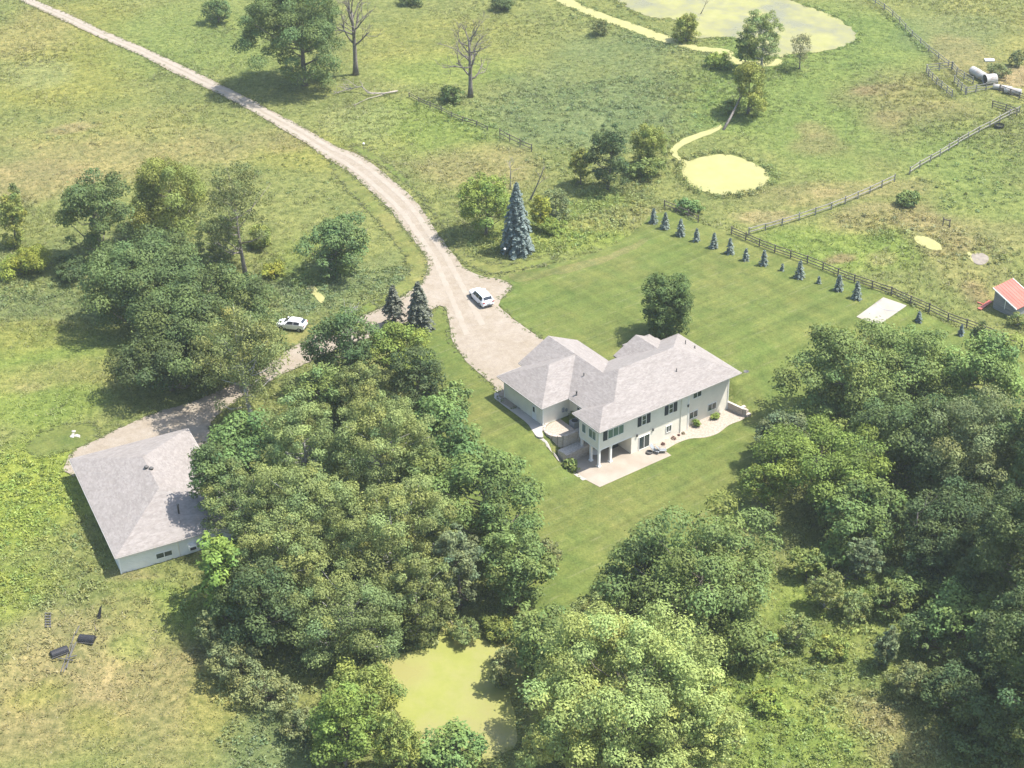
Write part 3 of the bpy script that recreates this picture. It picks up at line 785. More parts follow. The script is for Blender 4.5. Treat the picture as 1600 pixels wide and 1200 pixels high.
slab("planter_fill", [(.9, -9.25), (.9, -5.4), (2.4, -5.4), (2.4, -9.25)], .3, 2.75, M['greybed'])
slab("planter_fill", [(-2.2, -5.6), (2.3, -5.7), (2.3, -4.35), (-2.0, -4.2)], -.2, 1.4, M['greybed'])
wall_block("retaining_wall", [(-2.2, -4.1), (2.0, -4.3)], 0.0, 1.5, .3, "low straight grey block wall at the back of the covered patio", 5)
wall_block("retaining_wall", [(22.95, -2.2), (23.5, .9), (23.75, 1.3)], 0.0, 1.15, .35, "short straight brown block wall at the right end of the cream house", 4)
q = MB(); q.box(23.55, 1.1, .05, 24.3, 1.6, .35, hw); q.box(23.6, .6, .05, 24.3, 1.05, .65, hw); q.box(23.65, .1, .05, 24.3, .55, .95, hw)
tag(q.build("garden_steps", M['block']), "small block steps at the end of the brown retaining wall", "steps")

# ---- things around the patio
t = site("air_conditioner", hw(1.55, -7.0, 2.75), "square grey air conditioner on the rock bed in the nook by the garage wing", "air conditioner")
q = MB(); q.box(1.05, -7.5, 2.75, 2.05, -6.5, 3.65, hw)
for k in range(9): q.box(1.03, -7.45 + k * .11, 2.85, 1.05, -7.40 + k * .11, 3.55, hw); q.box(1.1 + k * .1, -6.5, 2.85, 1.15 + k * .1, -6.48, 3.55, hw)
q.build("cabinet", M['metal'], t)
q = MB(); q.lathe([(.42, 0), (.42, .03), (.1, .08)], hw(1.55, -7.0, 3.65), 16); q.build("fan_grille", M['dark'], t)
t = site("grill", hw(4.9, -3.5, .06), "black covered grill at the back of the shaded porch", "grill")
q = MB(); q.box(4.3, -3.85, .1, 5.6, -3.15, .95, hw); q.add([hw(*p) for p in ((4.3, -3.85, .95), (5.6, -3.85, .95), (5.6, -3.15, .95), (4.3, -3.15, .95), (4.5, -3.7, 1.3), (5.4, -3.7, 1.3), (5.4, -3.35, 1.25), (4.5, -3.35, 1.25))], [(0, 1, 5, 4), (1, 2, 6, 5), (2, 3, 7, 6), (3, 0, 4, 7), (4, 5, 6, 7)])
q.build("cover", M['dark'], t)
for a, b in ((4.4, -3.75), (5.5, -3.75), (4.4, -3.25), (5.5, -3.25)):
    q = MB(); q.tube([hw(a, b, .06), hw(a, b, .2)], .05, 6); q.build("caster", M['dark'], t)
t = site("patio_table", hw(1.9, -3.2, .06), "round pale glass table behind the white porch columns", "table")
q = MB(); q.lathe([(.68, .70), (.70, .72), (.70, .74), (.66, .75)], hw(1.9, -3.2, .06), 24); q.build("tabletop", M['lamp'], t)
for k in range(4):
    a = k * math.pi / 2 + .4
    q = MB(); q.tube([hw(1.9 + .45 * math.cos(a), -3.2 + .45 * math.sin(a), .72), hw(1.9 + .55 * math.cos(a), -3.2 + .55 * math.sin(a), .06)], .025, 6); q.build("leg", M['metal'], t)
# two reclining garden chairs by the sliding door
def lounge(u, v, rz, label):
    t = thing("garden_chair", hw(u, v, .06), label, "chair", None, rz)
    q = MB(); q.box(-.05, -.3, .32, .75, .3, .37); q.build("seat", M['metal'], t)
    q = MB()
    q.add([(-.05, -.3, .36), (-.05, .3, .36), (-.55, .3, .95), (-.55, -.3, .95), (-.10, -.3, .36), (-.10, .3, .36), (-.60, .3, .95), (-.60, -.3, .95)], [(0, 1, 2, 3), (7, 6, 5, 4), (0, 3, 7, 4), (1, 5, 6, 2), (2, 6, 7, 3), (0, 4, 5, 1)])
    q.build("backrest", M['metal'], t)
    for s in (-.31, .31):
        q = MB(); q.tube([(.7, s, .0), (.66, s, .34), (.6, s, .58), (-.3, s, .60), (-.32, s, .0)], .02, 5); q.build("frame", M['dark_vent'], t)
lounge(8.6, .55, YAW - 1.2, "grey reclining chair on the patio before the sliding door, nearer the wall")
lounge(9.2, 1.05, YAW - .6, "grey reclining chair on the patio before the sliding door, nearer the lawn")
q = MB(); q.lathe([(.35, 0), (.4, .05), (.42, .25), (.36, .27), (.33, .08)], hw(7.9, .4, .06), 14); tag(q.build("planter_bowl", M['dark_vent']), "small round dark bowl on the patio beside the reclining chairs", "planter")

# ------------------------------------------------------------------ the barn / second garage
BC = Vector((-53.4, -9.9, 2.9)); E1 = Vector((.902, .431, 0)); E2 = Vector((.431, -.902, 0))
barn_z = 2.75
def bt(a, b, z): 
    p = BC + E1 * a + E2 * b; return (p.x, p.y, 2.9 + z)
barn = site("outbuilding", bt(0, 0, 0), "white outbuilding with a wide pale hip roof among the trees", "outbuilding")
q = MB(); hip_v(q, -7.45, 7.45, -11.0, 11.0, 1, 1, barn_z, bt, .335)
broof = q.build("roof", M['shingle'], barn)
q = MB()
for a, b in (((-7.49, 11.0), (-7.49, -11.0)), ((-7.45, 11.04), (7.45, 11.04)), ((7.49, 11.0), (7.49, -11.0)), ((-7.45, -11.04), (7.45, -11.04))):
    q.beam(bt(*a, barn_z - .11), bt(*b, barn_z - .11), .08, .12)
q.build("fascia", M['fascia'], broof)
q = MB(); q.box(-7.0, -10.4, -1.5, 7.0, 10.45, barn_z - .18, bt); bwall = q.build("wall", M['barn_siding'], barn)
for a in (-7.0, 7.0):
    q = MB(); q.box(a - .07, 10.38, -1.4, a + .07, 10.52, barn_z - .22, bt); q.build("corner_board", M['white'], bwall)
TB = lambda a, d, z: bt(a, 10.45 + d, z)
window(TB, -2.9, -.95, .55, 1.35, 0, 2, parent=barn); window(TB, 3.2, 5.1, .75, 1.55, 0, 2, parent=barn)
q = MB(); q.tube([TB(-.2, .07, 2.3), TB(-.2, .07, .1)], .05, 6); q.build("downspout", M['siding'], barn)
t = MB(); t.box(.9, 0, .75, 1.8, .55, 1.45, TB); ac = t.build("window_unit", M['white'], barn)
t = MB(); t.box(1.0, .55, .82, 1.7, .57, 1.2, TB); t.build("grille", M['dark'], ac)
for a, b, r, h in ((-.2, -1.2, .22, .18), (.25, -.7, .22, .18)):
    z = barn_z + (7.45 - abs(a)) * .335
    q = MB(); q.lathe([(r, -.2), (r, h), (r * 1.4, h), (r * .9, h + .14)], bt(a, b, z - .05), 10); q.build("vent_cap", M['dark_vent'], broof, True)
z = barn_z + (11 - 7.6) * .335
q = MB(); q.lathe([(.1, -.2), (.1, 1.1), (.16, 1.12), (.16, 1.25)], bt(1.0, 7.6, z), 10); q.build("flue_pipe", M['dark_vent'], broof, True)
for k in range(2):
    q = MB(); q.box(-5.5 + k * 6, -10.44, .0, -1 + k * 6, -10.4, 2.3, bt); q.build("garage_door", M['white'], barn)

# ------------------------------------------------------------------ red-roofed shed in the pasture
sa = Vector(at(1551, 481)); sb = Vector(at(1584, 497)); sx = (sb - sa); sx.z = 0; SL = 3.9; sx.normalize(); sy = Vector((-sx.y, sx.x, 0))
def st(a, b, z):
    p = sa + sx * a + sy * b; return (p.x, p.y, sa.z + z)
shed = site("shed", st(0, 0, 0), "small grey plank shed with a sloping red metal roof in the pasture", "shed")
q = MB()
q.add([st(0, 0, -.3), st(SL, 0, -.3), st(SL, 3.9, -.3), st(0, 3.9, -.3), st(0, 0, 3.15), st(SL, 0, 1.65), st(SL, 3.9, 1.65), st(0, 3.9, 3.15)],
      [(3, 2, 1, 0), (0, 1, 5, 4), (1, 2, 6, 5), (2, 3, 7, 6), (3, 0, 4, 7), (4, 5, 6, 7)])
for k in range(12): q.box(0, -.02, .1 + k * .25, min(SL, max(.5, (3.15 - .12 - (.1 + k * .25 + .22)) / 1.5 * SL)), 0, .1 + k * .25 + .22, st) if .1 + k * .25 + .22 < 2.95 else None
q.build("wall", M['grey_plank'], shed)
q = MB(); q.add([st(-.25, -.3, 3.27), st(SL + .3, -.3, 1.56), st(SL + .3, 4.2, 1.56), st(-.25, 4.2, 3.27), st(-.25, -.3, 3.35), st(SL + .3, -.3, 1.64), st(SL + .3, 4.2, 1.64), st(-.25, 4.2, 3.35)],
      [(3, 2, 1, 0), (0, 1, 5, 4), (1, 2, 6, 5), (2, 3, 7, 6), (3, 0, 4, 7), (4, 5, 6, 7)])
for k in range(8): q.beam(st(-.25, -.2 + k * .6, 3.365), st(SL + .3, -.2 + k * .6, 1.655), .05, .03)
sr = q.build("roof", M['red_roof'], shed)
for b in (-.33, 4.23):
    q = MB(); q.beam(st(-.27, b, 3.31), st(SL + .32, b, 1.6), .08, .16); q.build("edge_board", M['white'], sr)
q = MB(); q.beam(st(SL * .52, -.08, .7), st(SL * .52, -.08, 2.4), .09, .09); q.build("post", M['white'], shed)
q = MB(); q.beam(at(1530, 483, .15), at(1548, 470, .15), .6, .12); q.beam(at(1527, 472, .1), at(1538, 476, .1), .2, .1)
tag(q.build("scrap_sheet", M['red_roof']), "rusty red metal scrap on the bare ground beside the shed", "scrap")

# ------------------------------------------------------------------ concrete pad with painted arc
PAD = G([(1338, 496), (1380, 465.5), (1417, 478.5), (1372, 509.5)])
drape("concrete_pad", PAD, .12, M['pad'], .5)
q = MB(); w0 = np.array(PAD[2]) - np.array(PAD[1]); l0 = np.array(PAD[0]) - np.array(PAD[1]); l0 /= np.linalg.norm(l0)
pts = []
for k in range(17):
    a = np.array(PAD[1]) + w0 * (.03 + .94 * k / 16) + l0 * (2.0 + .9 * math.sin(math.pi * k / 16)); pts.append((a[0], a[1], float(H(*a)) + .135))
for i in range(16): q.beam(pts[i], pts[i + 1], .09, .012)
tag(q.build("painted_line", M['metal']), "thin grey arc painted across the pale concrete pad by the fence", "marking")

# ------------------------------------------------------------------ fences
def fence(label, px, m, spacing=2.6, rails=3, hgt=1.3, seed=1, end=True, name="rail_fence", group=None, rw=.045, rh=.13):
    rg = random.Random(seed)
    P = [np.array(at(*p)) for p in px]
    t = site(name, tuple(P[0]), label, "fence", group)
    seg = [np.linalg.norm((P[i + 1] - P[i])[:2]) for i in range(len(P) - 1)]; L = sum(seg); n = max(1, round(L / spacing))
    pos = []
    for k in range(n + 1):
        d = L * k / n; i = 0
        while i < len(seg) - 1 and d > seg[i]: d -= seg[i]; i += 1
        q = P[i] + (P[i + 1] - P[i]) * min(1, d / seg[i]); z = float(H(q[0], q[1]))
        pos.append(Vector((q[0] + rg.gauss(0, .05), q[1] + rg.gauss(0, .05), z)))
    for p in pos:
        q = MB(); h = hgt + rg.uniform(-.06, .14); lx, ly = rg.gauss(0, .04), rg.gauss(0, .04)
        q.beam(p - Vector((0, 0, .3)), p + Vector((lx, ly, h)), .17, .17); q.build("post", M[m], t)
    for k in range(n):
        for r in range(rails):
            z = hgt * (.92 - .33 * r) if rails > 2 else hgt * (.88 - .45 * r)
            q = MB(); q.beam(pos[k] + Vector((0, 0, z + rg.gauss(0, .03))), pos[k + 1] + Vector((0, 0, z + rg.gauss(0, .03))), rw, rh); q.build("rail", M[m], t)
    return t
fence("long brown rail fence bordering the lawn behind the small spruces", [(1142, 367), (1158, 373), (1188, 386), (1222, 399), (1258, 411), (1293, 425), (1330, 441), (1365, 452), (1406, 468), (1444, 484), (1464, 493), (1515, 513), (1557, 530), (1600, 548), (1625, 558)], 'fence_wood', 2.9, 3, 1.35, 1)
fence("short brown rail fence at the far corner of the lawn by the smallest pond bush", [(1037, 324), (1055, 331), (1073, 339), (1091, 348)], 'fence_wood', 2.4, 2, 1.3, 2)
fence("grey weathered rail fence crossing the pasture, nearer stretch", [(1170, 368), (1230, 350), (1290, 331), (1330, 315), (1397, 284)], 'old_wood', 3.2, 2, 1.3, 3, rw=.09)
fence("grey weathered rail fence crossing the pasture, farther straight stretch", [(1421, 273), (1460, 249), (1506, 221), (1550, 197), (1592, 176)], 'old_wood', 3.2, 2, 1.3, 4, rw=.09)
fence("dark end fence meeting the far end of the weathered fence", [(1551, 168), (1570, 174), (1588, 181)], 'fence_wood', 2.6, 3, 1.4, 5)
fence("grey corral fence, long side with the leaning end", [(1447, 113), (1453, 124), (1466, 135), (1478, 145), (1487, 153)], 'old_wood', 2.4, 3, 1.5, 6)
fence("grey corral fence, top side at the far edge of the pen", [(1448, 112), (1467, 110), (1487, 108)], 'old_wood', 2.4, 3, 1.5, 7)
fence("grey corral fence, back side running towards the tanks", [(1488, 109), (1496, 120), (1508, 126), (1520, 132)], 'old_wood', 2.4, 3, 1.5, 8)
fence("grey corral fence dividing the pen in two", [(1491, 130), (1499, 140), (1508, 148)], 'old_wood', 2.4, 3, 1.5, 9)
fence("grey corral fence, short side in front of the tanks", [(1510, 148), (1523, 145), (1535, 142), (1548, 140), (1557, 139)], 'old_wood', 2.4, 3, 1.5, 10)
fence("dark low fence right of the rusty tanks", [(1562, 143), (1575, 148), (1590, 154), (1610, 160)], 'fence_wood', 2.6, 3, 1.3, 11)
fence("old dark rail fence half sunk in the weeds, upper stretch", [(640, 152), (660, 163), (690, 175), (715, 188), (740, 195), (761, 205)], 'fence_wood', 3, 2, .95, 12)
fence("old dark rail fence standing in the weeds, lower stretch", [(781, 213), (797, 221), (812, 229), (830, 237)], 'fence_wood', 3, 2, 1.4, 13)
fence("overgrown fence line climbing to the top of the pasture", [(1352, -4), (1375, 10), (1400, 30), (1425, 58), (1450, 80), (1482, 104)], 'old_wood', 4, 2, 1.2, 14)

# ------------------------------------------------------------------ pasture clutter
def tank(px, py, L, r, rz, label, open_end=False):
    b = at(px, py); t = thing("tank", tuple(b), label, "tank", None, rz)
    q = MB(); prof = [(r, -L / 2), (r, L / 2)]
    vs = []; n = 18
    for x in np.linspace(-L / 2, L / 2, 6):
        for j in range(n): vs.append((x, r * math.cos(2 * math.pi * j / n), r + r * math.sin(2 * math.pi * j / n)))
    fs = [(i * n + j, i * n + (j + 1) % n, (i + 1) * n + (j + 1) % n, (i + 1) * n + j) for i in range(5) for j in range(n)] + [tuple(range(5 * n, 6 * n))]
    if not open_end: fs.append(tuple(range(n)))
    q.add(vs, fs); q.build("shell", M['rust_white'], t)
    q = MB()
    if open_end: q.add([(-L / 2 + .25, r * .97 * math.cos(2 * math.pi * j / n), r + r * .97 * math.sin(2 * math.pi * j / n)) for j in range(n)], [tuple(range(n))]); q.build("inner_shade_disc", M['dark'], t)  # black disc across the open mouth stands in for the shade inside
    else:
        for x in (-L / 3, L / 3): q.box(x - .1, -r * .8, 0, x + .1, r * .8, r * .35)
        q.build("cradle", M['dark_vent'], t)
tank(1524, 119, 2.2, .8, 2.0, "rusty white tank behind the corral, farthest of the round tanks")
tank(1534, 125, 2.0, .8, 2.0, "rusty white tank in the middle between two other round tanks")
tank(1546, 131, 2.2, .95, .25, "white tank with a dark open end beside the corral", True)
tank(1566, 141, 3.4, .5, -.5, "thin rusty white cylinder lying behind the dark low fence")
tank(1582, 147, 3.0, .6, -.5, "short white cylinder lying at the post of the dark low fence")
q = MB(); b = at(1561, 199); q.lathe([(.8, 0), (.9, .5), (.85, .52), (.75, .15)], tuple(b), 16); tag(q.build("water_trough", M['dark']), "round black tub beside the weathered pasture fence", "trough")
q = MB(); b = at(1546, 95); q.box(b[0] - .9, b[1] - .5, b[2] + .05, b[0] + .9, b[1] + .5, b[2] + .3); tag(q.build("sheet_bundle", M['white']), "small white bundle lying in the far right field", "bundle")
t = site("feeder_frame", tuple(at(1478, 354)), "small dark wooden frame standing in the tall pasture grass", "feeder")
for a, b in ((1473, 353), (1483, 356)):
    p = Vector(at(a, b)); q = MB(); q.beam(p, p + Vector((0, 0, 1.5)), .14, .14); q.build("post", M['fence_wood'], t)
q = MB(); q.beam(Vector(at(1472, 353)) + Vector((0, 0, 1.2)), Vector(at(1484, 356)) + Vector((0, 0, 1.2)), .1, .16); q.build("rail", M['fence_wood'], t)
for px, py, h, lab in ((789, 405, 1.6, "thin post with a white lamp before the big blue spruce"), (569, 238, 1.5, "thin post with a white top on the grass verge of the road")):
    b = Vector(at(px, py)); t = site("marker_post", tuple(b), lab, "post")
    q = MB(); q.tube([b, b + Vector((0, 0, h))], .035, 6); q.build("pole", M['dark_vent'], t)
    q = MB(); q.lathe([(.06, h), (.16, h + .04), (.18, h + .2), (.05, h + .3)], tuple(b), 10); q.build("lamp_head", M['white'], t)

# ------------------------------------------------------------------ farm scrap lower left
def trough(px, py, L, w, rz, label):
    t = thing("feed_trough", tuple(at(px, py)), label, "trough", None, rz)
    n = 9; vs = []; fs = []
    for x in (-L / 2, -L / 2 + .08, L / 2 - .08, L / 2):
        s = .86 if abs(x) > L / 2 - .05 else 1
        for j in range(n):
            a = math.pi * j / (n - 1); vs.append((x, w * s * math.cos(a), w * 1.1 * s * math.sin(a)))
    for i in range(3):
        for j in range(n - 1): fs.append((i * n + j, i * n + j + 1, (i + 1) * n + j + 1, (i + 1) * n + j))
    fs += [tuple(range(n)), tuple(range(3 * n, 4 * n))]
    q = MB(); q.add(vs, fs); q.build("shell", M['dark'], t)
    q = MB(); q.box(-L / 2 - .03, w * .95, 0, L / 2 + .03, w * 1.08, .08); q.box(-L / 2 - .03, -w * 1.08, 0, L / 2 + .03, -w * .95, .08); q.build("lip", M['dark_vent'], t)
trough(93, 1020, 1.9, .5, .55, "black upturned trough on dry grass, left of the pipes")
trough(136, 1000, 1.75, .55, -.15, "black upturned trough on dry grass, right of the pipes")
t = site("pipe_bundle", tuple(at(108, 1022)), "bundle of dark metal bars lying across the dry grass between the troughs", "pipes")
for k, (a, b, c, d) in enumerate(((95, 1050, 117, 990), (99, 1050, 119, 1003), (104, 1044, 114, 1006), (90, 1028, 114, 1032), (118, 990, 124, 978), (103, 1028, 120, 1024))):
    q = MB(); q.tube([at(a, b, .12 + .05 * k), at(c, d, .15 + .05 * k)], .06, 6); q.build("bar", M['dark_vent'], t)
t = site("leaning_board", tuple(at(153, 968)), "narrow dark board propped upright in the grass near the troughs", "board")
p = Vector(at(151, 967)); p2 = Vector(at(157, 967)); q = MB()
q.add([p, p2, p2 + Vector((.25, .5, 1.5)), p + Vector((.35, .5, 1.1)), p + Vector((0, .06, 0)), p2 + Vector((0, .06, 0)), p2 + Vector((.25, .56, 1.5)), p + Vector((.35, .56, 1.1))], [(0, 1, 2, 3), (7, 6, 5, 4), (0, 3, 7, 4), (1, 5, 6, 2), (2, 6, 7, 3), (0, 4, 5, 1)]); q.build("panel", M['dark'], t)
q = MB(); q.tube([at(147, 972), at(150, 986, .05)], .04, 5); q.build("stick", M['fence_wood'], t)
t = site("pallet", tuple(at(74, 968)), "short grey slatted pallet lying in the weedy grass", "pallet")
for k in range(6):
    f = k / 5; q = MB(); a = Vector(at(70, 958 + 21 * f, .12)); b = Vector(at(80, 958 + 21 * f, .12)); q.beam(a, b, .14, .05); q.build("slat", M['dark_vent'], t)
for x in (71, 78.5): q = MB(); q.beam(at(x, 957, .04), at(x, 980, .04), .08, .1); q.build("runner", M['dark_vent'], t)
q = MB()
for k in range(9):
    rr = random.Random(k); b = at(118 + rr.uniform(-7, 7), 678 + rr.uniform(-5, 6)); s = rr.uniform(.15, .4)
    q.lathe([(s, -.05), (s * .9, s * .3), (s * .4, s * .5)], tuple(b), 6)
tag(q.build("white_rocks", M['concrete']), "few pale rocks on the mown patch by the outbuilding drive", "rocks")

# ------------------------------------------------------------------ cars
def car(px, py, heading, S, label, group, name, W, wheel_r, wx, belt, roof_rng, ws, rw, roof_z):
    """S: stations (x, z bottom, half width sill, z belt, half width belt, z top, half width top)"""
    b = at(px, py, .11); t = thing(name, tuple(b), label, "car", group, heading)
    def ringp(s):
        x, zb, ws_, zl, wb, zt, wt = s
        return [(x, -ws_ * .9, zb), (x, -ws_, zb + .12), (x, -max(ws_, wb) * 1.0, (zb + zl) * .52), (x, -wb, zl), (x, -wt, zt - .05), (x, -wt * .75, zt), (x, 0, zt + .015),
                (x, wt * .75, zt), (x, wt, zt - .05), (x, wb, zl), (x, max(ws_, wb), (zb + zl) * .52), (x, ws_, zb + .12), (x, ws_ * .9, zb)]
    q = MB(); n = 13; vs = []
    for s in S: vs += ringp(s)
    fs = [(i * n + j, i * n + (j + 1) % n, (i + 1) * n + (j + 1) % n, (i + 1) * n + j) for i in range(len(S) - 1) for j in range(n)]
    fs += [tuple(range(n)), tuple(range((len(S) - 1) * n, len(S) * n))]
    q.add(vs, fs); body = q.build("body", M['car_paint'], t, False)
    bv = body.modifiers.new("b", 'BEVEL'); bv.width = .03; bv.segments = 2; bv.limit_method = 'ANGLE'
    xs = [s[0] for s in S]
    def st_at(x): return [float(np.interp(x, xs, [s[k] for s in S])) for k in range(7)]
    def side(x, f, sgn, off=.012):
        s = st_at(x); y = s[4] + (s[6] - s[4]) * f; z = s[3] + (s[5] - .05 - s[3]) * f
        return (x, sgn * (y + off), z + off * .4)
    for sgn in (-1, 1):
        for (x0, x1) in belt:
            q = MB(); k = 6; lo = [side(x0 + (x1 - x0) * i / k, .10, sgn) for i in range(k + 1)]; hi = [side(x0 + (x1 - x0) * i / k + (-.0), .86, sgn) for i in range(k + 1)]
            q.add(lo + hi, [(i, i + 1, k + 2 + i, k + 1 + i) for i in range(k)]); q.build("side_window", M['car_glass'], t)
    def top(x, y, off=.014):
        s = st_at(x); return (x, y * s[6] * .92, s[5] + off + (.015 if abs(y) < .1 else 0))
    for nm, (x0, x1) in (("windscreen", ws), ("rear_window", rw)):
        q = MB(); k = 3; a = []
        for i in range(k + 1):
            x = x0 + (x1 - x0) * i / k; a += [top(x, -.95), top(x, -.75), top(x, 0), top(x, .75), top(x, .95)]
        q.add(a, [(i * 5 + j, i * 5 + j + 1, i * 5 + j + 6, i * 5 + j + 5) for i in range(k) for j in range(4)]); q.build(nm, M['car_glass'], t)
    for x in wx:
        for sgn in (-1, 1):
            q = MB(); n2 = 18; vs = []; y0, y1 = sgn * (W / 2 - .2), sgn * (W / 2 + .02)
            for y, r in ((y0, wheel_r), (y1 - sgn * .03, wheel_r), (y1, wheel_r * .92), (y1, wheel_r * .64)):
                for j in range(n2): vs.append((x + r * math.cos(6.2832 * j / n2), y, wheel_r + r * math.sin(6.2832 * j / n2) - .11))
            q.add(vs, [(i * n2 + j, i * n2 + (j + 1) % n2, (i + 1) * n2 + (j + 1) % n2, (i + 1) * n2 + j) for i in range(3) for j in range(n2)] + [tuple(range(n2))])
            w = q.build("wheel", M['tyre'], t)
            q = MB(); q.add([(x + wheel_r * .64 * math.cos(6.2832 * j / n2), y1 - sgn * .03, wheel_r - .11 + wheel_r * .64 * math.sin(6.2832 * j / n2)) for j in range(n2)], [tuple(range(n2))])
            for k in range(5):
                a = 6.2832 * k / 5; q.beam((x, y1 - sgn * .015, wheel_r - .11), (x + wheel_r * .6 * math.cos(a), y1 - sgn * .015, wheel_r - .11 + wheel_r * .6 * math.sin(a)), .05, .07)
            q.build("rim", M['rim'], w)
            # dark wheel arch
            q = MB(); arcs = [(x + wheel_r * 1.16 * math.cos(a), sgn * (W / 2 - .005), wheel_r - .08 + wheel_r * 1.16 * math.sin(a)) for a in np.linspace(-.15, math.pi + .15, 12)]
            arcs2 = [(p[0], sgn * (W / 2 - .25), p[2]) for p in arcs]
            q.add(arcs + arcs2, [tuple(range(12))] + [(i, i + 1, 13 + i, 12 + i) for i in range(11)]); q.build("wheel_arch", M['tyre'], t)
    f, r = S[-1], S[0]
    for sgn in (-1, 1):
        q = MB(); q.box(f[0] - .32, sgn * (f[4] - .30), f[3] - .16, f[0] - .02, sgn * (f[4] - .02), f[3] + .02); q.build("headlight", M['lamp'], t)
        q = MB(); q.box(r[0] - .02, sgn * (r[4] - .26), r[3] - .05, r[0] + .14, sgn * (r[4] + .03), r[3] + .14); q.build("taillight", M['tail'], t)
        xm = ws[1] - .25 if ws[1] > ws[0] else ws[0] - .25
        s = st_at(xm); q = MB(); q.box(xm - .1, sgn * (s[4]), s[3] + .02, xm + .08, sgn * (s[4] + .2), s[3] + .2); q.build("mirror", M['car_paint'], t)
    q = MB(); q.box(r[0] - .015, -.26, r[1] + .16, r[0] + .01, .26, r[1] + .28); q.build("number_plate", M['metal'], t)
    q = MB(); q.box(r[0] - .03, -r[2] * .9, r[1] - .02, r[0] + .1, r[2] * .9, r[1] + .1); q.box(f[0] - .1, -f[2] * .85, f[1] - .02, f[0] + .03, f[2] * .85, f[1] + .16); q.build("bumper", M['dark_vent'], t)
    return t
suvS = [(-2.42, .42, .80, .92, .86, 1.02, .80), (-2.34, .32, .92, 1.02, .93, 1.14, .84), (-2.27, .30, .95, 1.04, .95, 1.20, .82), (-1.98, .26, .97, 1.05, .965, 1.68, .68), (-1.75, .24, .97, 1.05, .97, 1.74, .68), (-.3, .22, .975, 1.04, .97, 1.79, .70),
        (.45, .22, .975, 1.03, .97, 1.72, .68), (1.25, .24, .97, 1.0, .955, 1.14, .80), (1.9, .26, .96, .95, .93, 1.06, .76), (2.26, .30, .90, .84, .86, .95, .70), (2.44, .38, .72, .72, .70, .80, .58)]
p0, p1 = at(764, 475), at(742, 454)
car(752, 470, math.atan2(p1[1] - p0[1], p1[0] - p0[0]), suvS, "white sport utility car on the open gravel of the driveway", "parked cars", "parked_car", 1.95, .37, (-1.42, 1.48), [(-1.95, -1.05), (-.98, -.05), (.02, .95)], None, (.48, 1.22), (-2.25, -2.0), 1.78)
hatS = [(-2.05, .42, .74, .88, .80, 1.0, .74), (-1.98, .30, .85, .96, .86, 1.10, .76), (-1.9, .28, .88, .98, .885, 1.16, .74), (-1.5, .22, .895, .98, .895, 1.42, .60), (-1.0, .20, .90, .97, .90, 1.47, .62), (-.1, .20, .90, .95, .90, 1.50, .62),
        (.3, .20, .90, .93, .90, 1.45, .60), (1.15, .22, .895, .89, .88, 1.02, .72), (1.75, .25, .88, .83, .84, .92, .68), (2.05, .30, .80, .74, .76, .80, .58), (2.18, .36, .62, .62, .62, .68, .48)]
p0, p1 = at(469, 516), at(440, 512)
car(457, 512, math.atan2(p1[1] - p0[1], p1[0] - p0[0]), hatS, "white hatchback parked on mown grass beside the reeds", "parked cars", "parked_car", 1.8, .33, (-1.28, 1.32), [(-1.35, -.5), (-.44, .75)], None, (.33, 1.12), (-1.88, -1.52), 1.5)
#--PART3--

# ------------------------------------------------------------------ trees
def unit(v): return v / np.maximum(np.linalg.norm(v, axis=-1, keepdims=True), 1e-9)

def leaf_quads(rg, C, Nrm, size, asp=1.6):
    """diamond shaped leaves at C facing Nrm"""
    n = len(C)
    r = unit(rg.normal(size=(n, 3)))
    t = unit(np.cross(Nrm, r)); b = np.cross(Nrm, t)
    s = size[:, None]
    q = np.stack([C - t * s * asp * .5, C - b * s * .42 + t * s * .05, C + t * s * asp * .5, C + b * s * .42 + t * s * .05], 1)
    return q.reshape(-1, 3)

SPEC = dict(      # leaf colour, leaf size, puff radius (share of crown radius), leaf density, droop, up-bias, bark
    oak=dict(c=(.128, .176, .062), leaf=.34, puff=.21, dens=1.0, up=.5, bark='bark'),
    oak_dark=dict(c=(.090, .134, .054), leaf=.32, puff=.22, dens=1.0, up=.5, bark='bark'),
    aspen=dict(c=(.158, .198, .080), leaf=.22, puff=.16, dens=.95, up=.3, bark='pale_bark'),
    birch=dict(c=(.152, .186, .078), leaf=.25, puff=.19, dens=.62, up=.3, bark='pale_bark'),
    maple=dict(c=(.115, .178, .062), leaf=.36, puff=.23, dens=1.0, up=.8, bark='bark'),
    bright=dict(c=(.150, .205, .050), leaf=.30, puff=.22, dens=1.0, up=.6, bark='bark'),
    willow=dict(c=(.180, .216, .064), leaf=.24, puff=.22, dens=1.0, up=.2, bark='bark'),
    cotton=dict(c=(.208, .246, .088), leaf=.28, puff=.125, dens=1.0, up=.5, bark='bark'),
    grey=dict(c=(.152, .180, .088), leaf=.26, puff=.20, dens=.85, up=.3, bark='bark'),
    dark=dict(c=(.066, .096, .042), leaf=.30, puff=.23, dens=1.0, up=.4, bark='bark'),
    blue=dict(c=(.118, .152, .086), leaf=.30, puff=.19, dens=1.0, up=.5, bark='bark'),
    lime=dict(c=(.205, .235, .045), leaf=.26, puff=.26, dens=1.0, up=.5, bark='bark'),
    sparse=dict(c=(.125, .155, .066), leaf=.25, puff=.17, dens=.42, up=.2, bark='dead_bark'),
    twig=dict(c=(.15, .15, .085), leaf=.20, puff=.20, dens=.35, up=.2, bark='dead_bark'),
    column=dict(c=(.088, .132, .046), leaf=.26, puff=.20, dens=1.0, up=.4, bark='bark'),
    walnut=dict(c=(.125, .185, .045), leaf=.42, puff=.24, dens=.8, up=.6, bark='bark'),
)

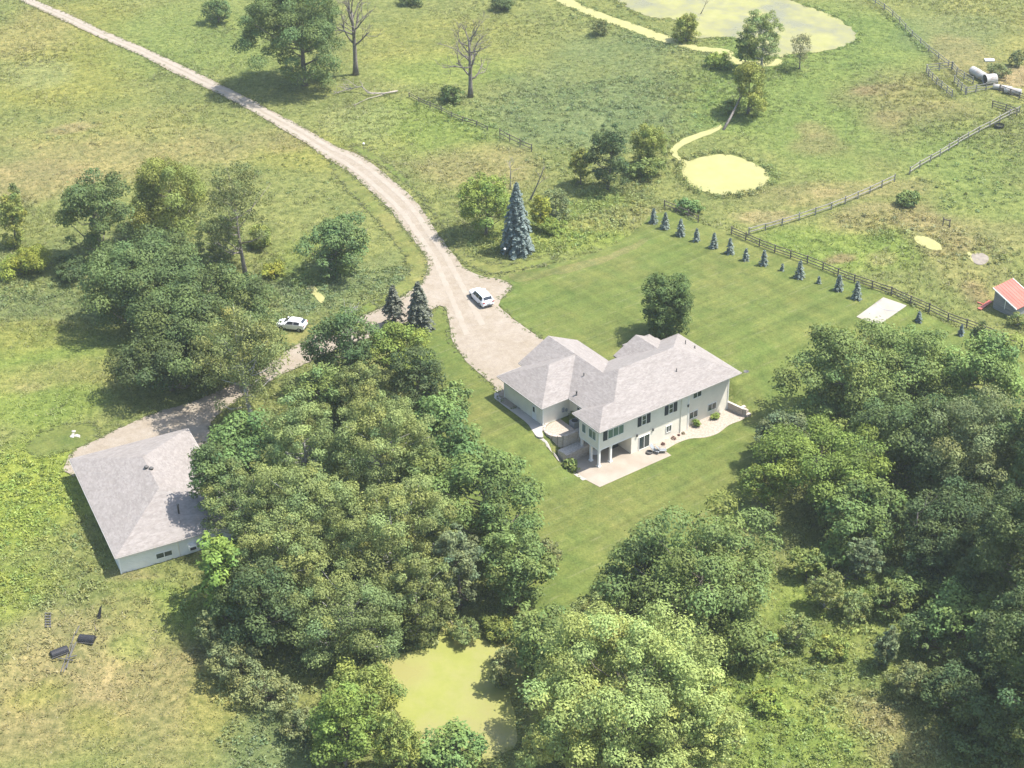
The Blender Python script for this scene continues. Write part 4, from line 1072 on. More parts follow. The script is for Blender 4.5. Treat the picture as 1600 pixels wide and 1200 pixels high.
def make_tree(name, label, cat, e, sp, seed, clear=None, group=None, flat=.85, limbs=True, show=0.0, hmax=2.2, pw=2.5, lobe=.085, fill=1.0):
    """a tree whose crown fills the ellipse e = (cx, cy, width, height) of the photograph"""
    cx, cy, w, h = e; S = SPEC[sp]; rg = np.random.default_rng(seed)
    P = at(cx, cy, 3.0); k = ppm(P)
    r_ = ray(cx, cy); d = np.linalg.norm(r_); st_, ct_ = abs(r_[2]) / d, math.hypot(r_[0], r_[1]) / d
    R = w / 2 / k
    Rz = math.sqrt(max((h / 2 / k) ** 2 - (R * st_) ** 2, 0.0)) / ct_
    Rz = min(max(Rz, .55 * R), hmax * R)
    if clear is None: clear = .06 * R if R > 1.8 else 0.0
    base = at(cx, cy, clear + Rz * .96); base[2] = float(H(base[0], base[1])) - .12
    o = thing(name, tuple(base), label, cat, group)
    # --- puffs of leaves spread through the crown
    pr = max(S['puff'] * R, .30); pr = min(pr, 1.55); big = R > 1.5
    n = int(2.9 * fill * (R * R * Rz) ** (2 / 3) / pr ** 2) + 6
    dirs = unit(rg.normal(size=(n * 3, 3))); dirs[:, 2] = np.where((dirs[:, 2] < -.25) & (rg.random(n * 3) < .35), -dirs[:, 2], dirs[:, 2])
    rad = (.34 + .66 * rg.random(n * 3) ** .55)
    # uneven outline: low-frequency lobes
    lob = np.zeros(n * 3)
    for _ in range(5):
        a = unit(rg.normal(size=3)); lob += np.cos(3.4 * (dirs @ a) + rg.uniform(0, 6.28)) * lobe
    rad = rad / (np.abs(dirs) ** pw).sum(1) ** (1 / pw)
    rr = rad * (1 + lob + rg.normal(size=n * 3) * .05)
    zz = dirs[:, 2]
    taper = 1 - .18 * np.clip(zz, 0, 1) ** 2
    c = dirs * rr[:, None] * np.array([max(R - pr * .6, R * .5), max(R - pr * .6, R * .5), max(Rz - pr * .5, Rz * .5)])
    c[:, :2] *= taper[:, None]
    # thin out overlapping ones
    keep = []
    for i in range(len(c)):
        if len(keep) >= n: break
        if not keep or np.min(((c[keep] - c[i]) ** 2).sum(1)) > (pr * .62 / fill ** .5) ** 2: keep.append(i)
    c = c[keep]; n = len(c)
    prs = pr * rg.uniform(.65, 1.3, n)
    m = np.maximum((S['dens'] * 2.4 * 4 * math.pi * (prs / S['leaf']) ** 2 * .5).astype(int), 12)
    if R < 1.5: m = (m * 1.3).astype(int)
    who = np.repeat(np.arange(n), m); N = len(who)
    dv = unit(rg.normal(size=(N, 3))); dv[:, 2] = np.where((dv[:, 2] < -.25) & (rg.random(N) < .6), -dv[:, 2], dv[:, 2])
    rl = prs[who] * (.55 + .5 * rg.random(N) ** .7)
    pos = c[who] + dv * rl[:, None] * np.array([1, 1, flat * .85])
    # leaf sprays: a few leaves reach past the puff
    far = rg.random(N) < .10
    pos[far] += dv[far] * (prs[who][far] * rg.uniform(.15, .5, far.sum()))[:, None]
    if sp in ('willow', 'birch'): pos[:, 2] -= rg.random(N) ** 2 * prs[who] * .9
    nr = unit(dv * .9 + np.array([.12, 0, S['up']]) + rg.normal(size=(N, 3)) * .42)
    size = S['leaf'] * .76 * rg.uniform(.65, 1.3, N)
    pos[:, 2] += clear + Rz; pos[:, 2] = np.maximum(pos[:, 2], .12 + .25 * rg.random(N))
    q = leaf_quads(rg, pos, nr, size, 1.9 if sp in ('willow', 'walnut') else 1.5)
    base_c = np.array(S['c']) * rg.uniform(.90, 1.15) * (1 + np.array([1, 0, -.6]) * rg.uniform(-.06, .05)) * np.array([1.10, 1.05, .86])
    pc = rg.normal(size=(n, 1)) * .14; hue = rg.normal(size=(n, 1)) * .06
    cc = base_c * (1 + pc[who] + rg.normal(size=(N, 1)) * .16) * (1 + np.concatenate([hue[who], 0 * hue[who], -hue[who]], 1))
    cc = np.clip(cc, .015, .4)
    np_mesh("crown", q, 4, np.repeat(cc, 4, 0), M['leaf'], o)
    # --- trunk and limbs
    t = MB(); tr = max(.035, .028 * (R + Rz)) * (1.0 if big else .6)
    top = clear + Rz * (1.15 if big else .9)
    bend = rg.normal(size=2) * R * .05
    ks = np.linspace(0, 1, 7)
    tp = [(bend[0] * math.sin(2 * f) + 0, bend[1] * math.sin(2.4 * f), f * top) for f in ks]
    t.tube(tp, [tr * (1.25 if f == 0 else 1 - .72 * f) for f in ks], 7)
    if limbs:
        L = min(n, 34 if big else 8)
        order = rg.permutation(n)[:L]
        for i in order:
            tgt = c[i] + np.array([0, 0, clear + Rz])
            zf = np.clip((tgt[2] - np.linalg.norm(tgt[:2]) * .55) / top, .15, .93)
            s0 = np.array([np.interp(zf, ks, [p[j] for p in tp]) for j in range(3)])
            mid = (s0 + tgt) / 2 + np.array([0, 0, -.08 * R]) + rg.normal(size=3) * .05 * R
            r0 = tr * (1 - .72 * zf) * .55
            end = tgt + (tgt - s0) * (show if rg.random() < .5 else 0)
            t.tube([s0, mid, end], [r0, r0 * .6, r0 * .22], 5)
    t.build("trunk", M[S['bark']], o, True)
    return o

def branchy(mb, rg, p, d, L, r, depth, spread=.55, up=.15, tips=None):
    """dead wood: a limb that forks"""
    k = 4; pts = [p]; q = np.array(p, float); dd = np.array(d, float)
    for i in range(k):
        dd = unit(dd + rg.normal(size=3) * .16 + np.array([0, 0, up * .3])); q = q + dd * L / k; pts.append(q.copy())
    mb.tube(pts, [r * (1 - .5 * i / k) for i in range(k + 1)], 6 if depth > 2 else 4, True)
    if tips is not None and depth <= 1: tips.append(q)
    if depth <= 0: return
    nb = rg.integers(2, 4) if depth > 1 else 3
    for _ in range(nb):
        f = rg.uniform(.35, 1.0); i = min(int(f * k), k - 1); s = pts[i] + (pts[i + 1] - pts[i]) * (f * k - i)
        nd = unit(dd + rg.normal(size=3) * spread + np.array([0, 0, up]))
        branchy(mb, rg, s, nd, L * rg.uniform(.5, .78), r * .52, depth - 1, spread, up, tips)

def dead_tree(label, base_px, top_px, w_px, seed, m='dead_bark', nlimb=9, clear=.3, name="dead_tree", cat="dead tree", lean=0.0, loc=None, depth=3):
    rg = np.random.default_rng(seed); b = at(*base_px); Ht = height_for(b, top_px); R = w_px / 2 / ppm(b)
    o = thing(name, tuple(b), label, cat); t = MB(); r0 = max(.06, .026 * Ht + .04) * (.55 if name == 'dead_snag' else 1)
    ks = np.linspace(0, 1, 6); tp = [np.array((lean * f * Ht + math.sin(f * 3) * .12, math.sin(f * 4 + 1) * .12, f * Ht * .72)) for f in ks]
    t.tube(tp, [r0 * (1.4 if f == 0 else 1 - .6 * f) for f in ks], 8); t.build("trunk", M[m], o, True)
    q = MB()
    for i in range(nlimb):
        f = clear + (1 - clear) * (i + rg.random()) / nlimb; f = min(f, .99)
        s = np.array([np.interp(f, ks, [p[j] for p in tp]) for j in range(3)])
        a = i * 2.4 + rg.uniform(-.4, .4); el = .25 + .75 * f
        d = np.array((math.cos(a) * math.cos(el), math.sin(a) * math.cos(el), math.sin(el)))
        L = R * (.80 - .25 * f) if f < .85 else Ht * .2
        branchy(q, rg, s, d, L, r0 * (.5 - .22 * f), depth, .5, .2)
        if nlimb <= 6: q.build("branch", M[m], o, True); q = MB()
    if nlimb > 6: q.build("branches", M[m], o, True)
    return o

def conifer_mesh(rg, Ht, R, c, step=.36, sz=.30, dens=1.0, bare=.04, dead=0.0):
    Q, Cn, Nn, Sz, Cl = None, [], [], [], []
    z = bare * Ht
    while z < Ht * .985:
        f = z / Ht; L = R * (1 - f) ** .72 + .06
        nb = max(5, int(2 * math.pi * L / .62 * dens)); a0 = rg.uniform(0, 6.28)
        for j in range(nb):
            a = a0 + 6.283 * j / nb + rg.normal() * .12; l = L * rg.uniform(.66, 1.14)
            if f < dead and rg.random() < .8: continue
            ns = max(2, int(l / (sz * .42)))
            tint = 1 + rg.normal() * .10
            for i in range(ns):
                u = (i + .6) / ns
                if u < .25 and ns > 4: continue
                x = l * u; zz = z + x * (.20 - .55 * u) + rg.normal() * .04
                for s in (-1, 0, 1):
                    sp_ = sz * (1.0 - .3 * u)
                    Cn.append((x * math.cos(a) - s * sp_ * .5 * math.sin(a), x * math.sin(a) + s * sp_ * .5 * math.cos(a), zz - abs(s) * .05))
                    Nn.append((math.cos(a) * .35 + rg.normal() * .35, math.sin(a) * .35 + rg.normal() * .35, .8)); Sz.append(sp_ * rg.uniform(.75, 1.2)); Cl.append(tint * (1 + rg.normal() * .1) * (.9 + .25 * u))
        z += step * (1 - .45 * f)
    for i in range(14): Cn.append((rg.normal() * .05, rg.normal() * .05, Ht * (.95 + .05 * i / 14))); Nn.append(tuple(rg.normal(size=3))); Sz.append(sz * .6); Cl.append(1.05)
    q = leaf_quads(rg, np.array(Cn), unit(np.array(Nn)), np.array(Sz), 1.7)
    cols = np.repeat(np.array(Cl)[:, None] * np.array(c), 4, 0)
    return q, np.clip(cols, .01, .5)

def conifer(label, base_px, top_px, w_px, c, seed, name="spruce", cat="spruce", group=None, dead=0.0, **kw):
    rg = np.random.default_rng(seed); b = at(*base_px); Ht = height_for(b, top_px); R = w_px / 2 / ppm(b)
    o = thing(name, tuple(b), label, cat, group)
    q, cc = conifer_mesh(rg, Ht, R, c, dead=dead, **kw)
    np_mesh("crown", q, 4, cc, M['needle'], o)
    t = MB(); t.tube([(0, 0, -.1), (0, 0, Ht * .5), (0, 0, Ht * .96)], [.02 * Ht + .03, .012 * Ht + .02, .01], 7)
    if dead:
        for i in range(60):
            f = rg.uniform(.05, dead + .15); a = rg.uniform(0, 6.28); l = R * (1 - f) * rg.uniform(.7, 1)
            t.tube([(0, 0, f * Ht), (l * .5 * math.cos(a), l * .5 * math.sin(a), f * Ht + .05), (l * math.cos(a), l * math.sin(a), f * Ht - .12 * l)], [.05, .03, .015], 4)
            for _ in range(3):
                u = rg.uniform(.4, .9); a2 = a + rg.choice((-.7, .7)); s = (u * l * math.cos(a), u * l * math.sin(a), f * Ht - .05 * l)
                t.tube([s, (s[0] + .5 * math.cos(a2), s[1] + .5 * math.sin(a2), s[2] - .1)], [.02, .008], 3)
    t.build("trunk", M['dead_bark' if dead else 'bark'], o, True)
    return o

T = [ # name, label, ellipse, species, options
 ("maple_tree", "dark leafy tree at the left of the upper left grove, above the lime bush", (146, 335, 122, 140), 'oak_dark', dict()),
 ("willow_tree", "pale rounded willow behind the big oak, tallest of the upper left grove", (265, 308, 128, 125), 'willow', dict()),
 ("poplar_tree", "thin see-through tree with a bare brown trunk at the right of the upper left grove", (372, 325, 100, 140), 'sparse', dict(clear=4.0, show=.3)),
 ("young_tree", "small dark tree at the foot of the thin brown-trunked tree", (342, 372, 75, 80), 'aspen', dict()),
 ("slender_tree", "light slender tree at the far left edge above the lime bush", (18, 345, 42, 90), 'willow', dict()),
 ("sapling", "pale wispy sapling top rising at the far left edge", (24, 303, 18, 52), 'sparse', dict(clear=1.5)),
 ("lime_shrub", "yellow-lime rounded bush near the left edge", (42, 408, 76, 50), 'lime', dict(clear=0)),
 ("shrub", "low dark bush in the shade beside the lime bush", (112, 418, 66, 40), 'dark', dict(clear=0)),
 ("crabapple_tree", "round dark tree with grey dead twigs on top beside the reed bed", (525, 383, 122, 96), 'oak_dark', dict(show=.35, clear=.3)),
 ("shrub", "small light bush right of the upper left grove", (407, 368, 44, 40), 'willow', dict(clear=0)),
 ("lime_shrub", "small yellowish bush at the left end of the reed bed", (430, 420, 42, 24), 'lime', dict(clear=0)),
 ("oak_tree", "tall spreading oak casting a wide shadow left, above the outbuilding", (228, 432, 200, 150), 'oak_dark', dict(clear=.6, fill=1.5)),
 ("oak_tree", "dark broad oak in front of the tall spreading oak", (318, 508, 235, 168), 'oak_dark', dict(clear=.8, fill=1.6)),
 ("oak_tree", "dark lower oak standing at the edge of the outbuilding drive", (262, 562, 170, 122), 'dark', dict(clear=.6, fill=1.4)),
 ("birch_tree", "open pale birch with a bent white trunk right of the dark oaks", (384, 562, 130, 158), 'birch', dict(clear=3, show=.2)),
 ("oak_tree", "dark tree left of the bright lime maple, beside the side drive", (540, 545, 118, 132), 'oak_dark', dict()),
 ("maple_tree", "bright lime-green round maple beside the main drive", (622, 552, 102, 100), 'bright', dict()),
 ("plum_tree", "dark fine-leaved tree right below the lime maple", (655, 603, 92, 108), 'dark', dict()),
 ("young_oak", "small round dark tree below the side drive", (495, 620, 100, 98), 'oak', dict()),
 ("young_maple", "small lighter tree left of the dark fine-leaved tree", (566, 612, 86, 100), 'aspen', dict()),
 ("ash_tree", "small dark tree at the lawn edge facing the garage wing", (708, 628, 60, 72), 'oak', dict()),
 ("maple_tree", "drooping mid-green maple overhanging the lawn left of the house", (686, 690, 128, 132), 'maple', dict()),
 ("oak_tree", "round green oak right of the outbuilding roof peak", (390, 706, 148, 122), 'maple', dict()),
 ("oak_tree", "dark narrow oak with branches over the outbuilding roof", (330, 745, 80, 118), 'oak_dark', dict(clear=3.0)),
 ("aspen_tree", "pale grey-green aspen with white stems at the top of the grove", (598, 692, 150, 168), 'aspen', dict(clear=1.5, show=.2)),
 ("aspen_tree", "pale aspen between the round green oak and the white-stemmed aspen", (474, 695, 132, 150), 'aspen', dict(clear=1.5)),
 ("aspen_tree", "yellowish aspen leaning towards the outbuilding roof", (376, 788, 145, 125), 'aspen', dict(clear=1.5)),
 ("aspen_tree", "grey-green aspen in the very middle of the grove", (482, 798, 155, 170), 'aspen', dict(clear=1.5)),
 ("aspen_tree", "tall pale aspen on the right of the grove's middle", (614, 838, 168, 172), 'aspen', dict(clear=1.5, show=.2)),
 ("aspen_tree", "olive aspen above the brightest bottom aspen", (436, 880, 150, 155), 'aspen', dict(clear=1.5)),
 ("aspen_tree", "broad olive aspen nearest the duckweed pond", (540, 955, 200, 168), 'aspen', dict(clear=.8)),
 ("linden_tree", "dark small tree hidden between pale aspens and the bluish maple", (668, 762, 110, 120), 'oak', dict()),
 ("walnut_tree", "dark tree with bright drooping leaf tufts below the outbuilding's right corner", (345, 905, 88, 140), 'walnut', dict()),
 ("oak_tree", "shaded dark tree left of the broad olive aspen", (405, 950, 140, 150), 'dark', dict()),
 ("maple_tree", "big bluish-green maple at the lawn edge facing the patio", (763, 782, 160, 178), 'maple', dict()),
 ("spindle_tree", "narrow bluish-grey tree left of the leaf-heavy shrub by the pond", (715, 890, 82, 132), 'blue', dict()),
 ("elm_tree", "dense green tree below the bluish maple at the lawn's lower tip", (805, 890, 128, 132), 'oak', dict(clear=.5)),
 ("young_elm", "small mid-green tree squeezed between aspen and bluish-grey tree", (650, 930, 110, 140), 'aspen', dict()),
 ("shrub", "feathery light bush at the tip of the lawn", (858, 868, 40, 56), 'grey', dict(clear=0)),
 ("shrub", "grey-green bush on the dry field edge, upper of two", (362, 1035, 85, 80), 'grey', dict(clear=0)),
 ("shrub", "grey-green bush on the dry field edge, lower of two", (418, 1078, 100, 72), 'grey', dict(clear=0)),
 ("shrub", "thin pale bush beneath the bright-tufted walnut", (325, 990, 44, 62), 'grey', dict(clear=0)),
 ("shrub", "small brownish bush left of the bottom willows", (470, 1128, 66, 60), 'grey', dict(clear=0)),
 ("willow_tree", "olive rounded willow at the left bank of the duckweed pond", (574, 1095, 130, 115), 'willow', dict(clear=.5)),
 ("willow_tree", "bright yellow-green willow at the bottom edge left of the pond", (535, 1145, 120, 130), 'bright', dict(clear=.3)),
 ("willow_tree", "light willow at the bottom edge just before the pond", (622, 1166, 80, 100), 'willow', dict(clear=.3)),
 ("sumac_tree", "dark spreading sumac with arching branch at the bottom edge of the pond", (706, 1166, 112, 80), 'maple', dict(clear=.3)),
 ("shrub", "dark olive bush at the right bank of the duckweed pond", (842, 1008, 112, 122), 'oak', dict(clear=.2)),
 ("shrub", "bushy green tree between the pond bush and the round oak", (930, 975, 95, 90), 'aspen', dict(clear=.5)),
 ("shrub", "small grey bush overhanging the duckweed", (783, 1046, 46, 66), 'grey', dict(clear=0)),
 ("shrub", "low light bush on the far bank of the duckweed pond, left", (722, 985, 60, 44), 'aspen', dict(clear=0)),
 ("shrub", "low light bush on the far bank of the duckweed pond, right", (778, 978, 66, 46), 'willow', dict(clear=0)),
 ("cottonwood_tree", "huge pale yellow-green cottonwood at the bottom centre", (990, 1082, 325, 275), 'cotton', dict(clear=.8, lobe=.05)),
 ("cottonwood_tree", "smaller pale cottonwood at the bottom edge, left of the huge one", (890, 1160, 150, 130), 'cotton', dict(clear=1)),
 ("cottonwood_tree", "smaller pale cottonwood at the bottom edge, right of the huge one", (1088, 1150, 150, 160), 'cotton', dict(clear=1)),
 ("oak_tree", "large round dense oak standing alone at the lower edge of the lawn", (1098, 912, 280, 225), 'oak', dict(clear=.8)),
 ("oak_tree", "small dark oak crown on the left flank of the round oak", (1000, 892, 105, 120), 'oak_dark', dict(clear=.5)),
 ("oak_tree", "low oak crown at the lower right foot of the round oak", (1165, 1000, 130, 95), 'oak', dict(clear=.3)),
 ("oak_tree", "grey-green oak at the lawn edge, nearest the court slab's left corner", (1318, 585, 160, 165), 'oak', dict(clear=.8)),
 ("oak_tree", "grey-green oak just below the court slab", (1432, 580, 165, 150), 'oak', dict(clear=.8)),
 ("oak_tree", "dark dense tree right of the two grey-green oaks, below the rail fence", (1540, 600, 135, 160), 'maple', dict(clear=.8)),
 ("cedar_tree", "narrow dark spire beside the rail fence at the right edge", (1529, 548, 40, 86), 'dark', dict(clear=0)),
 ("elm_tree", "bright yellow-green spreading tree at the lawn's right edge", (1282, 718, 195, 130), 'bright', dict(clear=3, flat=.7)),
 ("elm_tree", "bright small crown low at the lawn edge left of the spreading tree", (1192, 755, 70, 75), 'bright', dict(clear=1.5)),
 ("ash_tree", "dark bluish tree at the lawn edge behind the bright spreading tree", (1216, 680, 88, 92), 'blue', dict()),
 ("ash_tree", "dark drooping tree under the bright spreading tree", (1340, 800, 140, 120), 'maple', dict(clear=.8)),
 ("ash_tree", "light drooping tree in the shade gap left of the bare snag", (1350, 872, 56, 70), 'blue', dict(clear=.5)),
 ("oak_tree", "small dark oak between bright spreading tree and grey-green oak", (1300, 650, 125, 80), 'oak', dict(clear=.8)),
 ("oak_tree", "dark forest oak in the middle of the right wood", (1430, 690, 175, 160), 'oak_dark', dict(clear=.8)),
 ("willow_tree", "large grey-green willow at the right edge of the wood", (1530, 705, 165, 200), 'grey', dict(clear=.8)),
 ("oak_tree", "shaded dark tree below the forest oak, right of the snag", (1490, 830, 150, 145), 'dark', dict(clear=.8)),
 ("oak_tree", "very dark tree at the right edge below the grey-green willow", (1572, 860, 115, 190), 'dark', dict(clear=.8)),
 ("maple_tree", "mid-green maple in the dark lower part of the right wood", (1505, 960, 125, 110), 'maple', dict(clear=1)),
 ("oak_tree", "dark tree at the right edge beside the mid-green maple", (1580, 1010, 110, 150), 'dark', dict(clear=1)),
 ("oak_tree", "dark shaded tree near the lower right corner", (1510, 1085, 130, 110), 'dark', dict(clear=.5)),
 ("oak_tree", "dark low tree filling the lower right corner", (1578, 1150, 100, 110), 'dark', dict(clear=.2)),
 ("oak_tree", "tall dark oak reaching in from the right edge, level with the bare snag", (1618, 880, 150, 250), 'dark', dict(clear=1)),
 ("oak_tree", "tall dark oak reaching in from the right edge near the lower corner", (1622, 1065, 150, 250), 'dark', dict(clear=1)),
 ("oak_tree", "tall dark oak reaching in from the right edge beside the grey-green willow's crown", (1628, 715, 135, 220), 'oak_dark', dict(clear=1)),
 ("shrub", "dark bush cluster right of the fallen log", (1432, 915, 90, 70), 'oak', dict(clear=0)),
 ("shrub", "green undergrowth bush at the lawn-side end of the clearing, beside the round oak", (1262, 880, 60, 60), 'oak', dict(clear=0)),
 ("shrub", "broad green undergrowth bush above the fallen log", (1312, 868, 72, 56), 'maple', dict(clear=0)),
 ("shrub", "rounded green bush below the fallen log in the clearing", (1335, 945, 66, 56), 'aspen', dict(clear=0)),
 ("shrub", "leafy bush between the fallen log and the mid-green maple", (1392, 935, 70, 66), 'oak', dict(clear=0)),
 ("shrub", "low pale bush halfway down the clearing", (1300, 1010, 62, 46), 'willow', dict(clear=0)),
 ("shrub", "light bush left of the fallen log in the clearing", (1290, 925, 58, 64), 'aspen', dict(clear=0)),
 ("shrub", "pale bush at the right foot of the round oak", (1245, 985, 60, 60), 'aspen', dict(clear=0)),
 ("shrub", "silvery grey bush at the edge of the dark lower wood", (1424, 1063, 72, 72), 'grey', dict(clear=0)),
 ("conifer_sapling", "feathery grey-green sapling at the edge of the dark lower wood", (1386, 1014, 46, 66), 'blue', dict(clear=0)),
 ("shrub", "thin upright grey bush right of the silvery bush", (1463, 1066, 28, 62), 'grey', dict(clear=0)),
 ("shrub", "bright low bush in the tall grass right of the cottonwoods", (1200, 1095, 60, 44), 'bright', dict(clear=0)),
 ("oak_tree", "dark oak filling the wood between forest oak and the grey-green willow", (1478, 745, 125, 120), 'oak_dark', dict(clear=1)),
 ("oak_tree", "dark tree cut by the right edge beside the grey-green willow's foot", (1592, 775, 80, 130), 'oak_dark', dict(clear=1)),
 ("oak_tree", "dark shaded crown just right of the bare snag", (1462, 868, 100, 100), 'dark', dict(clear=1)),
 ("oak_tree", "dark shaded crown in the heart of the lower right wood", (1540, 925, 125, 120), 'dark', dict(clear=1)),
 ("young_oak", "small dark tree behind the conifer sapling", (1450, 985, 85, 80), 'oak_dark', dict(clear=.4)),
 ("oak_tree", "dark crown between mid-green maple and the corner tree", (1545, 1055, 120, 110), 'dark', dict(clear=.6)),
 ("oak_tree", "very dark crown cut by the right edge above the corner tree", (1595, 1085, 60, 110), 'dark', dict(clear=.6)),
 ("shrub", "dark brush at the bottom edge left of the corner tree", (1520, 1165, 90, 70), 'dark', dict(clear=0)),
 ("young_elm", "dark leafy understorey tree left of the bare snag", (1385, 815, 80, 80), 'oak_dark', dict(clear=.5)),
 ("oak_tree", "big oak at the top edge beside the road", (470, 52, 155, 155), 'oak_dark', dict(clear=.8, lobe=.13, fill=1.3)),
 ("shrub", "round bush in the field at the top edge left of the big oak", (340, 17, 50, 40), 'oak_dark', dict(clear=0)),
 ("shrub", "dark bush cut by the top edge right of the bare trees", (785, 5, 42, 22), 'dark', dict(clear=0)),
 ("shrub", "dark bush cut by the top edge between the two bare trees", (642, -4, 44, 16), 'dark', dict(clear=0)),
 ("boxelder_tree", "bright green bushy tree left of the big blue spruce", (758, 318, 88, 90), 'bright', dict(clear=1.0)),
 ("lime_shrub", "narrow yellow bush right behind the big blue spruce", (845, 330, 32, 58), 'lime', dict(clear=0)),
 ("shrub", "grey twiggy bush right of the yellow bush", (868, 320, 48, 50), 'grey', dict(clear=0)),
 ("oak_tree", "narrow dark tree between the spruce and the small yellow pond", (950, 245, 64, 100), 'dark', dict(clear=.4)),
 ("willow_tree", "pale round willow beside the small yellow pond", (1014, 230, 62, 70), 'willow', dict(clear=.4)),
 ("shrub", "low dark bush at the foot of the pale round willow", (1012, 262, 62, 28), 'oak', dict(clear=0)),
 ("willow_tree", "small pale bush left of the narrow dark tree", (908, 262, 34, 56), 'willow', dict(clear=0)),
 ("poplar_tree", "tall green tree at the tip of the algae lake", (1192, 62, 68, 92), 'aspen', dict(clear=.4)),
 ("poplar_tree", "smaller green tree left of the lake-tip tree", (1166, 78, 40, 60), 'oak', dict(clear=.2)),
 ("willow_tree", "leaning pale willow with a slanting bare trunk", (1172, 132, 66, 84), 'willow', dict(clear=.8)),
 ("shrub", "low green bush on the lake bank", (1122, 94, 42, 28), 'bright', dict(clear=0)),
 ("willow_tree", "round light bush on the lake bank", (1072, 42, 46, 48), 'willow', dict(clear=0)),
 ("shrub", "small light bush at the top beside the narrow ditch", (938, 42, 34, 28), 'grey', dict(clear=0)),
 ("bare_shrub", "round twiggy half-bare bush at the right tip of the lake", (1252, 76, 38, 50), 'twig', dict(clear=1.0, show=.5)),
 ("shrub", "dark low bush beneath the leaning willow", (1142, 165, 34, 26), 'oak', dict(clear=0)),
 ("linden_tree", "dense columnar tree standing right behind the cream house", (1043, 482, 76, 92), 'column', dict(clear=.1, flat=1.0, pw=6, lobe=.02, fill=2.6)),
 ("shrub", "round green bush at the far lawn corner behind the short fence", (1076, 321, 42, 26), 'maple', dict(clear=0)),
 ("shrub", "low green bush at the shed's front corner", (1592, 500, 36, 20), 'aspen', dict(clear=0)),
 ("reed_clump", "dark reed clump in the pasture behind the weathered fence", (1420, 311, 44, 16), 'oak', dict(clear=0)),
 ("shrub", "small leafy bush right of the blue spruce's foot", (862, 352, 46, 28), 'bright', dict(clear=0)),
 ("shrub", "dark weedy bush at the foot of the old bare tree", (708, 148, 44, 26), 'oak', dict(clear=0)),
 ("shrub", "low leafy mound by the haystack beyond the corral", (1562, 110, 42, 20), 'grey', dict(clear=0)),
 ("shrub", "brownish bush at the right edge beyond the corral", (1590, 92, 24, 26), 'grey', dict(clear=0)),
 ("house_shrub", "round green bush against the wall of the cream house, left of two", (1089, 661, 13, 13), 'bright', dict(clear=0, limbs=False)),
 ("house_shrub", "round green bush against the wall of the cream house, right of two", (1118, 650, 13, 12), 'bright', dict(clear=0, limbs=False)),
 ("house_shrub", "tangled dark bush at the left corner of the patio", (892, 728, 26, 24), 'oak', dict(clear=0, show=.4)),
 ("house_shrub", "leafy pale-green plant in the shaded nook by the air conditioner", (897, 677, 15, 17), 'aspen', dict(clear=0, limbs=False)),
]
CAT = {"lime_shrub": "shrub", "bare_shrub": "shrub", "house_shrub": "shrub", "shrub": "shrub", "reed_clump": "reeds", "sapling": "tree", "conifer_sapling": "sapling"}
for i, (nm, lab, e, sp, kw) in enumerate(T):
    make_tree(nm, lab, CAT.get(nm, "tree"), e, sp, 100 + i, **kw)

conifer("big blue spruce at the bend of the lawn beside the road", (808, 393), 284, 58, (.105, .142, .128), 11, step=.42, sz=.38, dens=1.0)
conifer("dark spruce with dead brown lower branches, left of the pair by the drive", (617, 512), 445, 54, (.078, .084, .052), 12, dead=.42, dens=.8, sz=.38)
conifer("dark spruce with dead brown lower branches, right of the pair by the drive", (656, 517), 440, 58, (.076, .086, .054), 13, dead=.34, dens=.8, sz=.38)
ROW = [(1021, 348.5, 326, "first"), (1039, 357, 332, "second"), (1063, 368, 342, "third"), (1088, 377, 357, "fourth"), (1115, 387, 364, "fifth"), (1140, 396, 372, "sixth"), (1165, 407, 388, "seventh"), (1193, 414.5, 391, "eighth"),
       (1222, 423, 412, "tiny ninth"), (1249, 434, 407, "stout tenth"), (1279, 443, 432, "tiny eleventh"), (1310, 454, 429, "twelfth"), (1338, 466, 439, "last")]
for i, (x, yb, yt, w) in enumerate(ROW):
    conifer("small blue spruce, %s from the left in the row along the lawn fence" % w, (x, yb), yt, (yb - yt) * .74, (.128, .162, .134), 200 + i, name="small_spruce", group="small spruces along the lawn fence", step=.26, sz=.24, bare=.02, dens=.8)
conifer("small blue spruce between the court slab and the rail fence", (1435, 503), 486, 13, (.100, .135, .128), 221, name="small_spruce", group="small spruces along the lawn fence", step=.2, sz=.2)
conifer("small blue spruce half hidden behind the wood by the rail fence", (1501, 524), 507, 13, (.100, .135, .128), 222, name="small_spruce", group="small spruces along the lawn fence", step=.2, sz=.2)
conifer("tiny dark spruce on the mown strip right of the dark spire", (1565, 560), 547, 11, (.062, .095, .06), 223, name="small_spruce", step=.2, sz=.2)

dead_tree("tall bare grey tree right of the big oak at the top edge", (556, 117), -22, 105, 31, clear=.42, nlimb=11, depth=4)
dead_tree("bare many-branched dead tree standing alone in the weeds", (735, 152), 26, 88, 32, clear=.3, nlimb=15, depth=4)
dead_tree("broken white snag behind the green bushy tree", (797, 296), 234, 50, 33, 'bleached', 4, .55, "dead_snag", depth=1)
dead_tree("bare bent branch rising right of the big blue spruce", (826, 318), 238, 44, 34, 'dead_bark', 3, .5, "dead_snag", lean=.28, depth=1)
dead_tree("bare white-stemmed twiggy tree left of the lime maple", (548, 560), 462, 66, 35, 'pale_bark', 9, .35, depth=2)
dead_tree("thin bare brown snag in the shade gap of the right wood", (1420, 895), 762, 36, 36, 'dead_bark', 6, .3, "dead_snag", depth=1)
dead_tree("short broken dead stem below the thin brown snag", (1432, 930), 885, 12, 37, 'dead_bark', 2, .5, "dead_snag", depth=0)
dead_tree("thin leaning dead twig in the algae lake at the top", (1095, 22), -12, 26, 38, 'dead_bark', 2, .5, "dead_snag", lean=.25, depth=1)
